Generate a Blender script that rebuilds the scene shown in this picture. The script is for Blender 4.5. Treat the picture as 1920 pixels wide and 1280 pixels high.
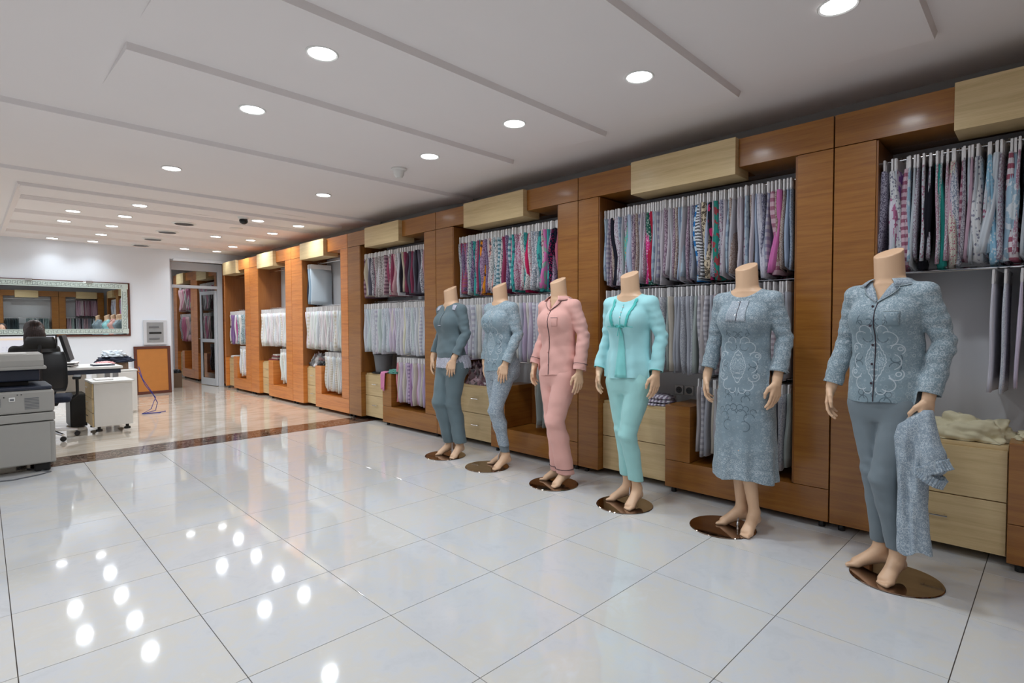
import bpy, bmesh, math, random
import numpy as np
from mathutils import Vector, Matrix, noise as mnoise
PI = math.pi
random.seed(7)
sc = bpy.context.scene
for o in list(bpy.data.objects):
    bpy.data.objects.remove(o)
COL = sc.collection

# ------------------------------------------------------------------ camera, world, exposure
CZ = 1.2855
cam_d = bpy.data.cameras.new('camera'); cam = bpy.data.objects.new('camera', cam_d); COL.objects.link(cam)
yaw, pitch, roll = 0.7906, -0.0311, -0.0031
fwd = Vector((math.sin(yaw)*math.cos(pitch), math.cos(yaw)*math.cos(pitch), math.sin(pitch)))
rgt = Vector((math.cos(yaw), -math.sin(yaw), 0)); upv = rgt.cross(fwd)
r2 = rgt*math.cos(roll)+upv*math.sin(roll); u2 = -rgt*math.sin(roll)+upv*math.cos(roll)
M = Matrix((r2, u2, -fwd)).transposed().to_4x4(); M.translation = Vector((0, 0, CZ))
cam.matrix_world = M
cam_d.sensor_width = 36.0; cam_d.lens = 36.0*1013.94/1920.0; cam_d.clip_start = 0.02; cam_d.clip_end = 100
sc.camera = cam
w = bpy.data.worlds.new('world'); sc.world = w; w.use_nodes = True
w.node_tree.nodes['Background'].inputs[0].default_value = (0.8, 0.87, 1, 1)
w.node_tree.nodes['Background'].inputs[1].default_value = 0.12
sc.view_settings.view_transform = 'Standard'; sc.view_settings.look = 'None'
sc.view_settings.gamma = 1.0; sc.view_settings.use_curve_mapping = False
sc.view_settings.exposure = 0.0
sc.cycles.use_denoising = True
sc.cycles.max_bounces = 8; sc.cycles.diffuse_bounces = 5; sc.cycles.glossy_bounces = 4
sc.cycles.transmission_bounces = 6; sc.cycles.caustics_reflective = False; sc.cycles.caustics_refractive = False
sc.cycles.sample_clamp_indirect = 4.0
LAMP_W = 7.5            # watts of every ceiling downlight
ZC = 2.75                # ceiling
XF = 3.761               # front plane of the wall units
XW = 4.2                 # right wall
YB = 12.1                # back wall
LIGHTS = []

# ------------------------------------------------------------------ small helpers
NUM = 'first second third fourth fifth sixth seventh eighth ninth tenth eleventh twelfth thirteenth fourteenth fifteenth sixteenth seventeenth eighteenth nineteenth twentieth'.split()
def lin(c):
    return tuple((v/12.92 if v <= 0.04045 else ((v+0.055)/1.055)**2.4) for v in c)
def rgb(r, g, b):
    return lin((r/255., g/255., b/255.))+(1.0,)

class NT:
    """tiny node-tree writer"""
    def __init__(s, name):
        s.m = bpy.data.materials.new(name); s.m.use_nodes = True
        s.t = s.m.node_tree; s.b = s.t.nodes['Principled BSDF']
    def n(s, typ, ins=None, **kw):
        d = s.t.nodes.new(typ)
        for k, v in kw.items(): setattr(d, k, v)
        if ins:
            for k, v in ins.items(): s.put(d.inputs[k], v)
        return d
    def put(s, sock, v):
        if isinstance(v, bpy.types.NodeSocket): s.t.links.new(v, sock)
        elif isinstance(v, bpy.types.Node): s.t.links.new(v.outputs[0], sock)
        else: sock.default_value = v
    def math(s, op, a, b=0.0, c=0.0, clamp=False):
        d = s.t.nodes.new('ShaderNodeMath'); d.operation = op; d.use_clamp = clamp
        s.put(d.inputs[0], a); s.put(d.inputs[1], b); s.put(d.inputs[2], c)
        return d.outputs[0]
    def mix(s, f, a, b, blend='MIX'):
        d = s.t.nodes.new('ShaderNodeMix'); d.data_type = 'RGBA'; d.blend_type = blend
        s.put(d.inputs['Factor'], f); s.put(d.inputs['A'], a) if False else s.put(d.inputs[6], a); s.put(d.inputs[7], b)
        return d.outputs[2]
    def coord(s, kind='Object', scale=(1, 1, 1), loc=(0, 0, 0), rot=(0, 0, 0)):
        c = s.n('ShaderNodeTexCoord')
        mp = s.n('ShaderNodeMapping'); s.t.links.new(c.outputs[kind], mp.inputs[0])
        s.put(mp.inputs['Location'], loc); mp.inputs['Rotation'].default_value = rot; mp.inputs['Scale'].default_value = scale
        return mp.outputs[0]
    def noise(s, vec, scale=5, detail=3, rough=0.5, dist=0.0):
        return s.n('ShaderNodeTexNoise', {'Vector': vec, 'Scale': scale, 'Detail': detail, 'Roughness': rough, 'Distortion': dist}).outputs[0]
    def ramp(s, f, stops):
        d = s.n('ShaderNodeValToRGB', {'Fac': f}); e = d.color_ramp.elements
        e[0].position, e[0].color = stops[0]
        e[1].position, e[1].color = stops[-1]
        for p, c in stops[1:-1]:
            k = e.new(p); k.color = c
        return d.outputs[0]
    def bump(s, h, strength=0.2, dist=0.002):
        d = s.n('ShaderNodeBump', {'Height': h, 'Strength': strength, 'Distance': dist}); s.t.links.new(d.outputs[0], s.b.inputs['Normal'])
    def fin(s, color=None, rough=None, metal=None, spec=None, **kw):
        if color is not None: s.put(s.b.inputs['Base Color'], color)
        if rough is not None: s.put(s.b.inputs['Roughness'], rough)
        if metal is not None: s.put(s.b.inputs['Metallic'], metal)
        if spec is not None: s.put(s.b.inputs['Specular IOR Level'], spec)
        for k, v in kw.items(): s.put(s.b.inputs[k.replace('_', ' ')], v)
        return s.m

def simple(name, c, rough=0.5, metal=0.0, spec=0.5, var=0.04, scale=12):
    t = NT(name)
    nz = t.noise(t.coord(), scale, 3)
    dark = tuple(v*(1-var*3) for v in c[:3])+(1,)
    return t.fin(t.mix(nz, dark, tuple(min(1, v*(1+var*1.5)) for v in c[:3])+(1,)), rough, metal, spec)

MAT = {}
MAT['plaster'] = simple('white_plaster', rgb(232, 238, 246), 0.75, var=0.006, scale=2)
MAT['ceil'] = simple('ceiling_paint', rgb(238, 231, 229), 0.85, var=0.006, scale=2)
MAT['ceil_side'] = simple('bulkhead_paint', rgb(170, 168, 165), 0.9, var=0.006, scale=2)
MAT['inner'] = simple('cabinet_back_laminate', rgb(205, 205, 208), 0.6, var=0.02, scale=3)
MAT['chrome'] = simple('chrome', (0.75, 0.75, 0.77, 1), 0.18, 1.0, var=0.0)
MAT['steel'] = simple('brushed_steel', (0.45, 0.45, 0.46, 1), 0.35, 1.0, var=0.02)
MAT['black'] = simple('black_plastic', rgb(22, 22, 24), 0.45, var=0.02)
MAT['rubber'] = simple('black_rubber', rgb(30, 28, 27), 0.7, var=0.02)
MAT['white'] = simple('white_laminate', rgb(228, 226, 222), 0.35, var=0.01)
MAT['frame_white'] = simple('white_aluminium', rgb(205, 208, 214), 0.35, var=0.01)
MAT['copier'] = simple('copier_beige_plastic', rgb(162, 159, 153), 0.5, var=0.01)
MAT['copier_dark'] = simple('copier_navy_plastic', rgb(40, 46, 62), 0.4, var=0.03)
MAT['navy'] = simple('navy_fabric', rgb(32, 38, 56), 0.9, var=0.1)
MAT['grey_plastic'] = simple('grey_plastic', rgb(110, 112, 116), 0.5)
MAT['bronze'] = simple('bronze_mirror_steel', (0.36, 0.27, 0.21, 1), 0.07, 1.0, var=0.02)
MAT['blue_cord'] = simple('blue_cord', rgb(40, 44, 130), 0.6)
MAT['mirror'] = simple('mirror_silver', (0.86, 0.9, 0.88, 1), 0.01, 1.0, var=0.0)
MAT['frost'] = simple('frosted_mirror_glass', rgb(205, 218, 212), 0.35, 0.0)
MAT['key'] = simple('etched_key_band', rgb(108, 122, 118), 0.25, 0.0)
MAT['dark_trim'] = simple('dark_red_trim', rgb(92, 46, 32), 0.45)
MAT['cardboard'] = simple('brown_cardboard', rgb(110, 88, 70), 0.8)
MAT['paper'] = simple('white_paper', rgb(225, 222, 218), 0.8)
MAT['clear_card'] = simple('hanger_header_plastic', rgb(232, 229, 228), 0.4, var=0.05, scale=60)
MAT['clear_card2'] = simple('hanger_header_grey', rgb(214, 210, 210), 0.4, var=0.08, scale=60)
MAT['hair'] = simple('dark_brown_hair', rgb(48, 30, 26), 0.5, var=0.15, scale=60)
MAT['skin'] = simple('person_skin', rgb(205, 160, 135), 0.5)
MAT['orange_board'] = simple('orange_board', rgb(184, 118, 52), 0.6, var=0.04)

def wood(name, a, b, c, fine=70, rough=0.3, vertical=False, coat=0.25):
    t = NT(name)
    info = t.n('ShaderNodeObjectInfo')
    off = t.n('ShaderNodeCombineXYZ', {'X': t.math('MULTIPLY', info.outputs['Random'], 7.0), 'Y': t.math('MULTIPLY', info.outputs['Random'], 13.0), 'Z': t.math('MULTIPLY', info.outputs['Random'], 31.0)})
    sc1 = (9, 9, 0.7) if vertical else (0.8, 0.8, 20)
    sc2 = (22, 22, 1) if vertical else (1.5, 1.5, 40)
    v1 = t.coord('Object', sc1, off.outputs[0]); v2 = t.coord('Object', sc2, off.outputs[0])
    n1 = t.noise(v1, 1.7, 4, 0.55, 0.6); n2 = t.noise(v2, fine/12., 5, 0.6)
    f = t.math('ADD', t.math('MULTIPLY', n1, 0.62), t.math('MULTIPLY', n2, 0.38))
    col = t.ramp(f, [(0.27, a), (0.5, b), (0.74, c)])
    t.bump(n2, 0.08, 0.001)
    return t.fin(col, rough, 0, 0.5, Coat_Weight=coat, Coat_Roughness=0.12)
MAT['wood'] = wood('orange_brown_veneer', rgb(120, 70, 22), rgb(150, 96, 38), rgb(168, 114, 50))
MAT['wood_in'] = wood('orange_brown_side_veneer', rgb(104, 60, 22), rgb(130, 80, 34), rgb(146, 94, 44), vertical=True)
MAT['blond'] = wood('blond_oak_veneer', rgb(184, 158, 112), rgb(206, 180, 134), rgb(220, 196, 150), rough=0.4, coat=0.1)
MAT['wood_far_lit'] = wood('far_lit_orange_striped_veneer', rgb(168, 90, 34), rgb(206, 126, 58), rgb(222, 148, 76))  # own reddish stripes, plus the stronger light of the far end put into the colour
MAT['wood_far_lit_in'] = wood('far_lit_orange_side_veneer', rgb(126, 72, 34), rgb(150, 92, 46), rgb(166, 106, 56), vertical=True)  # side veneer of the far units, the same stronger light in its colour

def tile_mat():
    t = NT('glazed_cream_tile')
    info = t.n('ShaderNodeObjectInfo')
    off = t.n('ShaderNodeCombineXYZ', {'X': t.math('MULTIPLY', info.outputs['Random'], 17.0), 'Y': t.math('MULTIPLY', info.outputs['Random'], 31.0)})
    v = t.coord('Object', (1, 1, 1), off.outputs[0])
    n1 = t.noise(v, 2.2, 5, 0.6, 0.7); n2 = t.noise(v, 9, 6, 0.65, 1.5)
    f = t.math('ADD', t.math('MULTIPLY', n1, 0.6), t.math('MULTIPLY', n2, 0.4))
    col = t.ramp(f, [(0.32, rgb(201, 202, 204)), (0.45, rgb(209, 210, 213)), (0.56, rgb(214, 210, 203)), (0.7, rgb(216, 217, 220))])
    w = t.noise(t.coord('Object', (1, 1, 1)), 160, 2, 0.5)
    wl = t.noise(t.coord('Object', (1, 1, 1)), 7, 2, 0.5)
    h = t.math('ADD', t.math('MULTIPLY', w, 0.03), t.math('MULTIPLY', wl, .5))
    t.bump(h, 0.08, 0.001)
    return t.fin(col, 0.06, 0, 0.5, Coat_Weight=0.2, Coat_Roughness=0.02)
MAT['tile'] = tile_mat()
def marble(name, stops, rough=0.07):
    t = NT(name)
    v = t.coord('Object', (1, 2.2, 1))
    n1 = t.noise(v, 1.6, 7, 0.62, 1.6)
    t.bump(t.noise(t.coord('Object'), 5, 2), 0.1, 0.001)
    return t.fin(t.ramp(n1, stops), rough, 0, 0.5, Coat_Weight=0.4, Coat_Roughness=0.03)
MAT['beige_marble'] = marble('beige_marble', [(0.3, rgb(186, 172, 154)), (0.5, rgb(210, 198, 182)), (0.7, rgb(222, 214, 202))])
def dark_marble():
    t = NT('dark_brown_marble')
    v = t.coord('Object', (1, 1, 1))
    n1 = t.noise(v, 9, 8, 0.7, 2.5)
    vein = t.math('LESS_THAN', t.math('ABSOLUTE', t.math('SUBTRACT', n1, 0.5)), 0.012)
    base = t.ramp(t.noise(v, 5, 5), [(0.35, rgb(38, 20, 16)), (0.65, rgb(92, 52, 38))])
    return t.fin(t.mix(t.math('MULTIPLY', vein, 0.75), base, rgb(205, 190, 170)), 0.08, 0, 0.5)
MAT['dark_marble'] = dark_marble()
def glass_mat():
    t = NT('clear_glass')
    return t.fin((0.93, 0.96, 0.95, 1), 0.02, 0, 0.5, Transmission_Weight=1.0, IOR=1.05)
MAT['glass'] = glass_mat()
def emit(name, c, st):
    t = NT(name); return t.fin((0.9, 0.9, 0.9, 1), 0.4, Emission_Color=c, Emission_Strength=st)
MAT['lamp'] = emit('lit_diffuser', (0.93, 0.96, 1, 1), 14.0)

# fabric materials of the hanging clothes: colours come from the object's own "tint" and "ink"
def fab(name, pat):
    t = NT(name)
    A = t.n('ShaderNodeAttribute', attribute_type='OBJECT', attribute_name='tint')
    B = t.n('ShaderNodeAttribute', attribute_type='OBJECT', attribute_name='ink')
    info = t.n('ShaderNodeObjectInfo')
    r = info.outputs['Random']
    off = t.n('ShaderNodeCombineXYZ', {'X': t.math('MULTIPLY', r, 3.0), 'Y': t.math('MULTIPLY', r, 7.0), 'Z': t.math('MULTIPLY', r, 11.0)})
    v = t.coord('Object', (1, 1, 1), off.outputs[0])
    z = t.n('ShaderNodeSeparateXYZ', {0: v})
    if pat == 'plain':
        f = t.math('MULTIPLY', t.noise(v, 30, 2), 0.15)
    elif pat == 'dots':
        vo = t.n('ShaderNodeTexVoronoi', {'Vector': v, 'Scale': t.math('ADD', 48.0, t.math('MULTIPLY', r, 50.0))})
        f = t.math('LESS_THAN', vo.outputs['Distance'], 0.36)
    elif pat == 'floral':
        vo = t.n('ShaderNodeTexVoronoi', {'Vector': v, 'Scale': t.math('ADD', 80.0, t.math('MULTIPLY', r, 90.0)), 'Randomness': 1.0})
        n2 = t.noise(v, 120, 3, 0.6)
        f = t.math('GREATER_THAN', t.math('ADD', vo.outputs['Distance'], n2), 1.06)
    elif pat == 'leopard':
        vo = t.n('ShaderNodeTexVoronoi', {'Vector': v, 'Scale': 42.0})
        d = t.math('ABSOLUTE', t.math('SUBTRACT', vo.outputs['Distance'], 0.33))
        f = t.math('LESS_THAN', d, t.math('MULTIPLY', t.noise(v, 40, 2), 0.26))
    elif pat == 'zebra':
        wv = t.n('ShaderNodeTexWave', {'Vector': v, 'Scale': 15.0, 'Distortion': 6.0, 'Detail': 2.0, 'Detail Scale': 0.8}, bands_direction='Z')
        f = t.math('GREATER_THAN', wv.outputs[1], 0.5)
    elif pat == 'bands':
        f = t.math('GREATER_THAN', t.math('SINE', t.math('MULTIPLY', z.outputs[2], t.math('ADD', 90.0, t.math('MULTIPLY', r, 120.0)))), 0.1)
    elif pat == 'blobs':
        f = t.math('GREATER_THAN', t.noise(v, 26, 2, 0.4), 0.55)
    col = t.mix(t.math('MULTIPLY', f, .85), A.outputs['Color'], B.outputs['Color'])
    t.bump(t.noise(v, 40, 3), 0.25, 0.003)
    return t.fin(col, 0.9, 0, 0.2)
FAB = {p: fab('fabric_'+p, p) for p in ('plain', 'dots', 'floral', 'leopard', 'zebra', 'bands', 'blobs')}

def link(o, parent=None):
    COL.objects.link(o)
    if parent is not None: o.parent = parent
    return o
def tag(o, label=None, cat=None, group=None, kind=None):
    if label: o['label'] = label
    if cat: o['category'] = cat
    if group: o['group'] = group
    if kind: o['kind'] = kind
    return o
def thing(name, label, cat, loc=(0, 0, 0), rz=0.0, group=None, kind=None):
    o = bpy.data.objects.new(name, None); o.location = loc; o.rotation_euler = (0, 0, rz); o.empty_display_size = 0.1
    link(o); return tag(o, label, cat, group, kind)
def mesh_obj(name, verts, faces, mat, parent=None, smooth=False, loc=None):
    me = bpy.data.meshes.new(name)
    me.from_pydata([tuple(map(float, v)) for v in verts] if not isinstance(verts, np.ndarray) else verts.tolist(), [], faces if isinstance(faces, list) else faces.tolist())
    if mat: me.materials.append(mat)
    if smooth: me.shade_smooth()
    o = bpy.data.objects.new(name, me); link(o, parent)
    if loc: o.location = loc
    return o
class B:
    """collects shapes into one bmesh"""
    def __init__(s): s.bm = bmesh.new()
    def box(s, x0, x1, y0, y1, z0, z1, bev=0.0, rot=None):
        b = bmesh.new()
        bmesh.ops.create_cube(b, size=1.0)
        for v in b.verts:
            v.co = Vector(((x0+x1)/2+v.co.x*(x1-x0), (y0+y1)/2+v.co.y*(y1-y0), (z0+z1)/2+v.co.z*(z1-z0)))
        if bev > 0: bmesh.ops.bevel(b, geom=list(b.edges), offset=bev, segments=2, profile=0.5, affect='EDGES')
        if rot is not None: bmesh.ops.transform(b, matrix=rot, verts=b.verts)
        s.merge(b); return s
    def merge(s, b):
        me = bpy.data.meshes.new('tmp'); b.to_mesh(me); b.free(); s.bm.from_mesh(me); bpy.data.meshes.remove(me)
    def tube(s, pts, r, seg=8, caps=True):
        pts = [Vector(p) for p in pts]; rr = r if isinstance(r, (list, tuple)) else [r]*len(pts)
        rings = []; prev = None
        for i, p in enumerate(pts):
            d = (pts[min(i+1, len(pts)-1)]-pts[max(i-1, 0)]).normalized()
            if prev is None:
                a = Vector((0, 0, 1)) if abs(d.z) < 0.9 else Vector((1, 0, 0)); a = (a-d*a.dot(d)).normalized()
            else:
                a = (prev-d*prev.dot(d)).normalized()
            prev = a; bb = d.cross(a)
            rings.append([s.bm.verts.new(p+(a*math.cos(2*PI*k/seg)+bb*math.sin(2*PI*k/seg))*rr[i]) for k in range(seg)])
        for i in range(len(rings)-1):
            for k in range(seg):
                s.bm.faces.new((rings[i][k], rings[i][(k+1) % seg], rings[i+1][(k+1) % seg], rings[i+1][k]))
        if caps:
            s.bm.faces.new(rings[0][::-1]); s.bm.faces.new(rings[-1])
        return s
    def lathe(s, prof, c=(0, 0, 0), seg=24, caps=True):
        rings = [[s.bm.verts.new((c[0]+r*math.cos(2*PI*k/seg), c[1]+r*math.sin(2*PI*k/seg), c[2]+z)) for k in range(seg)] for r, z in prof]
        for i in range(len(rings)-1):
            for k in range(seg):
                s.bm.faces.new((rings[i][k], rings[i][(k+1) % seg], rings[i+1][(k+1) % seg], rings[i+1][k]))
        if caps: s.bm.faces.new(rings[0][::-1]); s.bm.faces.new(rings[-1])
        return s
    def prism(s, poly, axis, a, b):
        """extrude a 2-D polygon along an axis; poly in the two other axes (in xyz order)"""
        def P(p, t):
            return {'x': (t, p[0], p[1]), 'y': (p[0], t, p[1]), 'z': (p[0], p[1], t)}[axis]
        A = [s.bm.verts.new(P(p, a)) for p in poly]; C = [s.bm.verts.new(P(p, b)) for p in poly]
        n = len(poly)
        s.bm.faces.new(A[::-1]); s.bm.faces.new(C)
        for i in range(n): s.bm.faces.new((A[i], A[(i+1) % n], C[(i+1) % n], C[i]))
        return s
    def obj(s, name, mat, parent=None, smooth=False, loc=None):
        bmesh.ops.recalc_face_normals(s.bm, faces=s.bm.faces)
        me = bpy.data.meshes.new(name); s.bm.to_mesh(me); s.bm.free()
        if mat: me.materials.append(mat)
        if smooth:
            me.shade_smooth()
            try: me.set_sharp_from_angle(angle=math.radians(40))
            except Exception: pass
        o = bpy.data.objects.new(name, me); link(o, parent)
        if loc: o.location = loc
        return o
def copy_tree(o, parent=None):
    c = o.copy(); link(c)
    if parent is not None: c.parent = parent
    for ch in o.children: copy_tree(ch, c)
    return c
def structure(o): o['kind'] = 'structure'; return o

# ================================================================== ROOM SHELL
XL, YN, YR = -4.6, -2.02, 16.4      # left wall, wall behind the camera, end of the room behind the glass door
structure(B().box(XL-0.1, XW+0.1, 6.86, YR, -0.12, 0.0).obj('floor_back', MAT['beige_marble']))
floor = structure(B().box(XL-0.1, XW+0.1, YN-0.1, 6.86, -0.12, -0.004).obj('floor', simple('dark_grout', rgb(84, 74, 66), 0.9)))
structure(B().box(XL, XW, 6.43, 6.862, -0.01, 0.0018, 0.001).obj('trim_1', MAT['dark_marble']))
# square floor tiles, each its own piece
TS, TR = 0.6, -0.0139
tb = B().box(0.0016, TS-0.0016, 0.0016, TS-0.0016, -0.012, 0.0, 0.0008)
bmesh.ops.recalc_face_normals(tb.bm, faces=tb.bm.faces)
tme = bpy.data.meshes.new('floor_tile'); tb.bm.to_mesh(tme); tb.bm.free(); tme.materials.append(MAT['tile'])
ct, st = math.cos(TR), math.sin(TR)
far_stuff = B()
for i in range(-10, 4):
    for j in range(-8, 9):
        qx, qy = i*TS, j*TS
        x, y = 1.8882+qx*ct-qy*st, 1.4353+qx*st+qy*ct
        if x > XW-0.02 or x < XL-0.4 or y > 6.46: continue
        if y < YN-0.6: continue
        if y > -1.9 and x > -3.9:
            o = bpy.data.objects.new('floor_tile', tme); link(o, floor); o.location = (x, y, 0); o.rotation_euler = (0, 0, TR)
            if y+TS > 6.44:      # last course is cut at the dark strip
                o.scale = (1, max(0.05, (6.445-y)/TS), 1)
        else:
            far_stuff.box(x+.0012, x+TS-.0012, y+.0012, y+TS-.0012, -0.012, 0.0)
far_stuff.obj('floor_tiles_behind', MAT['tile'], floor)['kind'] = 'stuff'

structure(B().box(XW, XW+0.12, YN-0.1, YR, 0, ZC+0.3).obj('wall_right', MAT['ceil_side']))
structure(B().box(XL-0.12, XL, YN-0.1, YR, 0, ZC+0.3).obj('wall_left', MAT['plaster']))
structure(B().box(XL-0.12, XW+0.12, YN-0.12, YN, 0, ZC+0.3).obj('wall_front', MAT['plaster']))
structure(B().box(XL-0.12, XW+0.12, YR, YR+0.12, 0, ZC+0.3).obj('wall_end', MAT['plaster']))
structure(B().box(XL, 2.81, YB, YB+0.42, 0, ZC+0.02).obj('wall_back', MAT['plaster']))
structure(B().box(2.81, XW, YB, YB+0.30, 2.585, ZC+0.02).box(2.87, XW-0.4, YB-0.03, YB+0.02, 2.55, 2.60, 0.004).obj('wall_above_door', MAT['plaster']))
ceil = structure(B().box(XL-0.1, XW+0.1, YN-0.1, YR, ZC, ZC+0.1).obj('ceiling', MAT['ceil']))
# dropped wedges of the stepped ceiling
def wedge(x0, x1, y0, y1, d, name='ceiling_step', taper=0.0):
    b = B()
    b.prism([(y0, ZC+.001), (y0+0.012, ZC-d), (y1, ZC-0.0005), (y1, ZC+.001)], 'x', x0, x1)
    o = b.obj(name, MAT['ceil'], ceil)
    return o
for (x0, x1, y0, y1, d) in ((0.62, 3.47, 0.42, 1.30, .036), (0.62, 3.47, 1.40, 2.1, .036), (0.62, 3.47, 2.41, 3.1, .036), (0.62, 3.47, 3.40, 4.10, .036), (-1.6, 4.17, 4.75, 5.5, .036), (-1.6, 4.17, 6.73, 7.3, .032), (0.43, 3.95, 7.43, 8.1, .034)):
    wedge(x0, x1, y0, y1, d)
rb = None
for yy in (8.12, 9.14, 10.14, 11.12):
    for k in range(3):
        B().prism([(yy+k*.1, ZC+.001), (yy+k*.1+0.006, ZC-.014), (yy+k*.1+0.075, ZC-.004), (yy+k*.1+0.08, ZC+.001)], 'x', 0.47, 3.9).obj('ceiling_rib', MAT['ceil'], ceil)
B().prism([(0.47, ZC+.001), (0.40, ZC+.001), (0.41, ZC-.03), (0.47, ZC-.002)], 'y', 7.43, 11.9).obj('ceiling_side_step', MAT['ceil'], ceil)

# ------------------------------------------------------------------ downlights
def make_light(name='ceiling_downlight'):
    t = thing(name, 'x', 'ceiling light', group='recessed round downlights')
    ring = B().lathe([(0.071, 0), (0.084, 0), (0.086, -0.004), (0.08, -0.009), (0.072, -0.006)], seg=32, caps=False).obj('trim_ring', MAT['white'], t, True)
    B().lathe([(0.0715, -0.002), (0.0715, -0.0045)], seg=32).obj('diffuser', MAT['lamp'], t)
    return t
lp = make_light()
def place_light(x, y, label, first=[True], z=ZC):
    o = lp if first[0] else copy_tree(lp)
    first[0] = False
    o.location = (x, y, z-0.0005); o['label'] = label
    L = bpy.data.lights.new('downlight_lamp', 'AREA'); L.shape = 'DISK'; L.size = 0.138; L.energy = LAMP_W; L.color = (0.85, 0.935, 1.0)
    L.spread = math.radians(150)
    if y < 0 and x > 2: L.energy = LAMP_W*.3
    if 0 < y < 1 and x > 2: L.energy = LAMP_W*.85
    if 11.5 < y < 12: L.energy = LAMP_W*.27; L.spread = math.radians(110)
    lo = bpy.data.objects.new('downlight_lamp', L); link(lo); lo.location = (x, y, z-0.012)
near_l = {(1.37, 2.77): 'large round downlight between two ceiling steps, first of the line farther from the wall units',
 (1.39, 3.82): 'round downlight second in the left line of near downlights, behind the nearest one',
 (1.385, 5.82): 'round downlight just before the slotted air vent, left line',
 (2.80, 1.72): 'round downlight above the aqua pyjama mannequin, right line',
 (2.81, 2.75): 'round downlight in the right line above the pink pyjama mannequin',
 (2.84, 3.80): 'round downlight beside the white ceiling sensor',
 (2.865, 5.81): 'round downlight right line, last before the ribbed ceiling field',
 (2.81, 0.70): 'round downlight cut by the upper edge of the picture above the long nightdress'}
far_l = {(1.51, 7.78): 'first ribbed field downlight behind the slotted vent', (1.535, 8.79): 'downlight in the second row of the ribbed field, left of the round grilles',
 (1.545, 9.76): 'downlight in the third row of the ribbed field, left of the round grilles', (1.565, 10.78): 'downlight in the fourth row of the ribbed field, left of the round grilles',
 (1.585, 11.76): 'downlight in the last row beside the back wall, left of the round grilles', (1.0, 8.84): 'second row downlight of the ribbed field at its far left',
 (1.004, 9.77): 'third row downlight of the ribbed field at its far left', (1.054, 11.80): 'last row downlight at the far left above the mirror',
 (2.88, 7.78): 'downlight beside the black dome camera', (3.47, 8.78): 'second row downlight of the ribbed field, nearest the wall units',
 (3.45, 7.78): 'first row downlight of the ribbed field, nearest the wall units', (3.48, 9.75): 'third row downlight of the ribbed field, nearest the wall units',
 (3.53, 10.77): 'fourth row downlight of the ribbed field, nearest the wall units', (2.93, 9.74): 'third row downlight right of the round grilles',
 (2.97, 11.70): 'last row downlight above the glass door', (3.53, 11.68): 'last row downlight nearest the wall units by the glass door'}
for d in (near_l, far_l):
    for (x, y), lb in d.items():
        zz = ZC
        for (y0, y1) in ((0.42, 1.30), (1.40, 2.1), (2.41, 3.1), (3.40, 4.10), (7.43, 8.1)):
            if y0 < y < y1 and 0.5 < x < 3.9: zz = ZC-.036*(1-(y-y0)/(y1-y0))
        place_light(x, y, lb, z=zz)
hidden = 0  # out-of-view downlights carry the grid on as added fill light
for x in (-0.15, -1.7, -3.2):
    for y in (0.7, 2.77, 4.9, 7.0, 9.2, 11.2):
        hidden += 1; place_light(x, y, 'round downlight beyond the desk side edge of the picture, %s unseen one added as fill' % NUM[hidden-1])
for x in (-3.2, -1.7, -0.15, 1.4, 2.85):
    for y in (-0.75,):
        hidden += 1; place_light(x, y, 'round downlight just behind the camera, added unseen as fill, number %s' % (NUM+['twenty-first', 'twenty-second', 'twenty-third'])[hidden-1])
for x, y in ((2.9, 13.6), (1.5, 14.4), (3.3, 15.2)):
    place_light(x, y, 'round downlight in the room behind the glass door, %s the door' % ('nearest', 'second from', 'farthest from')[int((y-13.6)/.75+.3)])

# vents, grilles, sensors on the ceiling
def slot_vent(x0, x1, y, lb):
    t = thing('air_vent', lb, 'vent', ((x0+x1)/2, y, ZC), group='slotted ceiling vents')
    L = (x1-x0)/2
    f = B(); f.box(-L, L, -.065, -.045, -.012, 0, .002); f.box(-L, L, .045, .065, -.012, 0, .002); f.box(-L, -L+.02, -.045, .045, -.012, 0); f.box(L-.02, L, -.045, .045, -.012, 0)
    f.obj('vent_frame', MAT['white'], t)
    B().box(-L+.02, L-.02, -.045, .045, -.004, -.001).obj('vent_backing', MAT['grey_plastic'], t)
    for k in (-.02, 0.0, .02): B().box(-L+.02, L-.02, k-.003, k+.003, -.012, -.002).obj('slat', MAT['white'], t)
slot_vent(0.97, 1.44, 6.98, 'white slotted air vent on the ceiling above the desk side')
slot_vent(2.84, 3.28, 7.10, 'slotted air vent on the ceiling close to the wall units')
first = None
for k, (x, y) in enumerate(((2.207, 7.80), (2.24, 8.82), (2.25, 9.78), (2.26, 10.75), (2.28, 11.72))):
    if first is None:
        t = thing('ceiling_grille', 'x', 'vent', group='round ceiling grilles')
        B().lathe([(0.12, 0), (0.155, 0), (0.155, -.006), (0.12, -.014)], seg=28, caps=False).obj('rim', MAT['white'], t, True)
        B().lathe([(0.118, -0.001), (0.118, -0.003)], seg=24).obj('mesh_backing', MAT['grey_plastic'], t)
        for q in range(5): B().box(-.115+.03*abs(q-2), .115-.03*abs(q-2), (q-2)*.042-.008, (q-2)*.042+.008, -.011, -.003).obj('slat', MAT['steel'], t)
        first = t; o = t
    else: o = copy_tree(first)
    o.location = (x, y, ZC)
    o['label'] = 'round grey ceiling grille, ' + ('nearest the black dome camera', 'second behind the black dome camera', 'middle one of the line of grilles', 'last but one towards the back wall', 'nearest the back wall')[k]
t = thing('dome_camera', 'white ceiling dome camera with a black lens between the ribs', 'security camera', (2.65, 7.66, ZC))
B().lathe([(0.075, 0), (0.08, -.01), (0.07, -.035), (0.05, -.05)], seg=24).obj('housing', MAT['white'], t, True)
B().lathe([(0.05, -.045), (0.055, -.07), (0.045, -.095), (0.02, -.112)], seg=20).obj('lens', MAT['black'], t, True)
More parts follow.
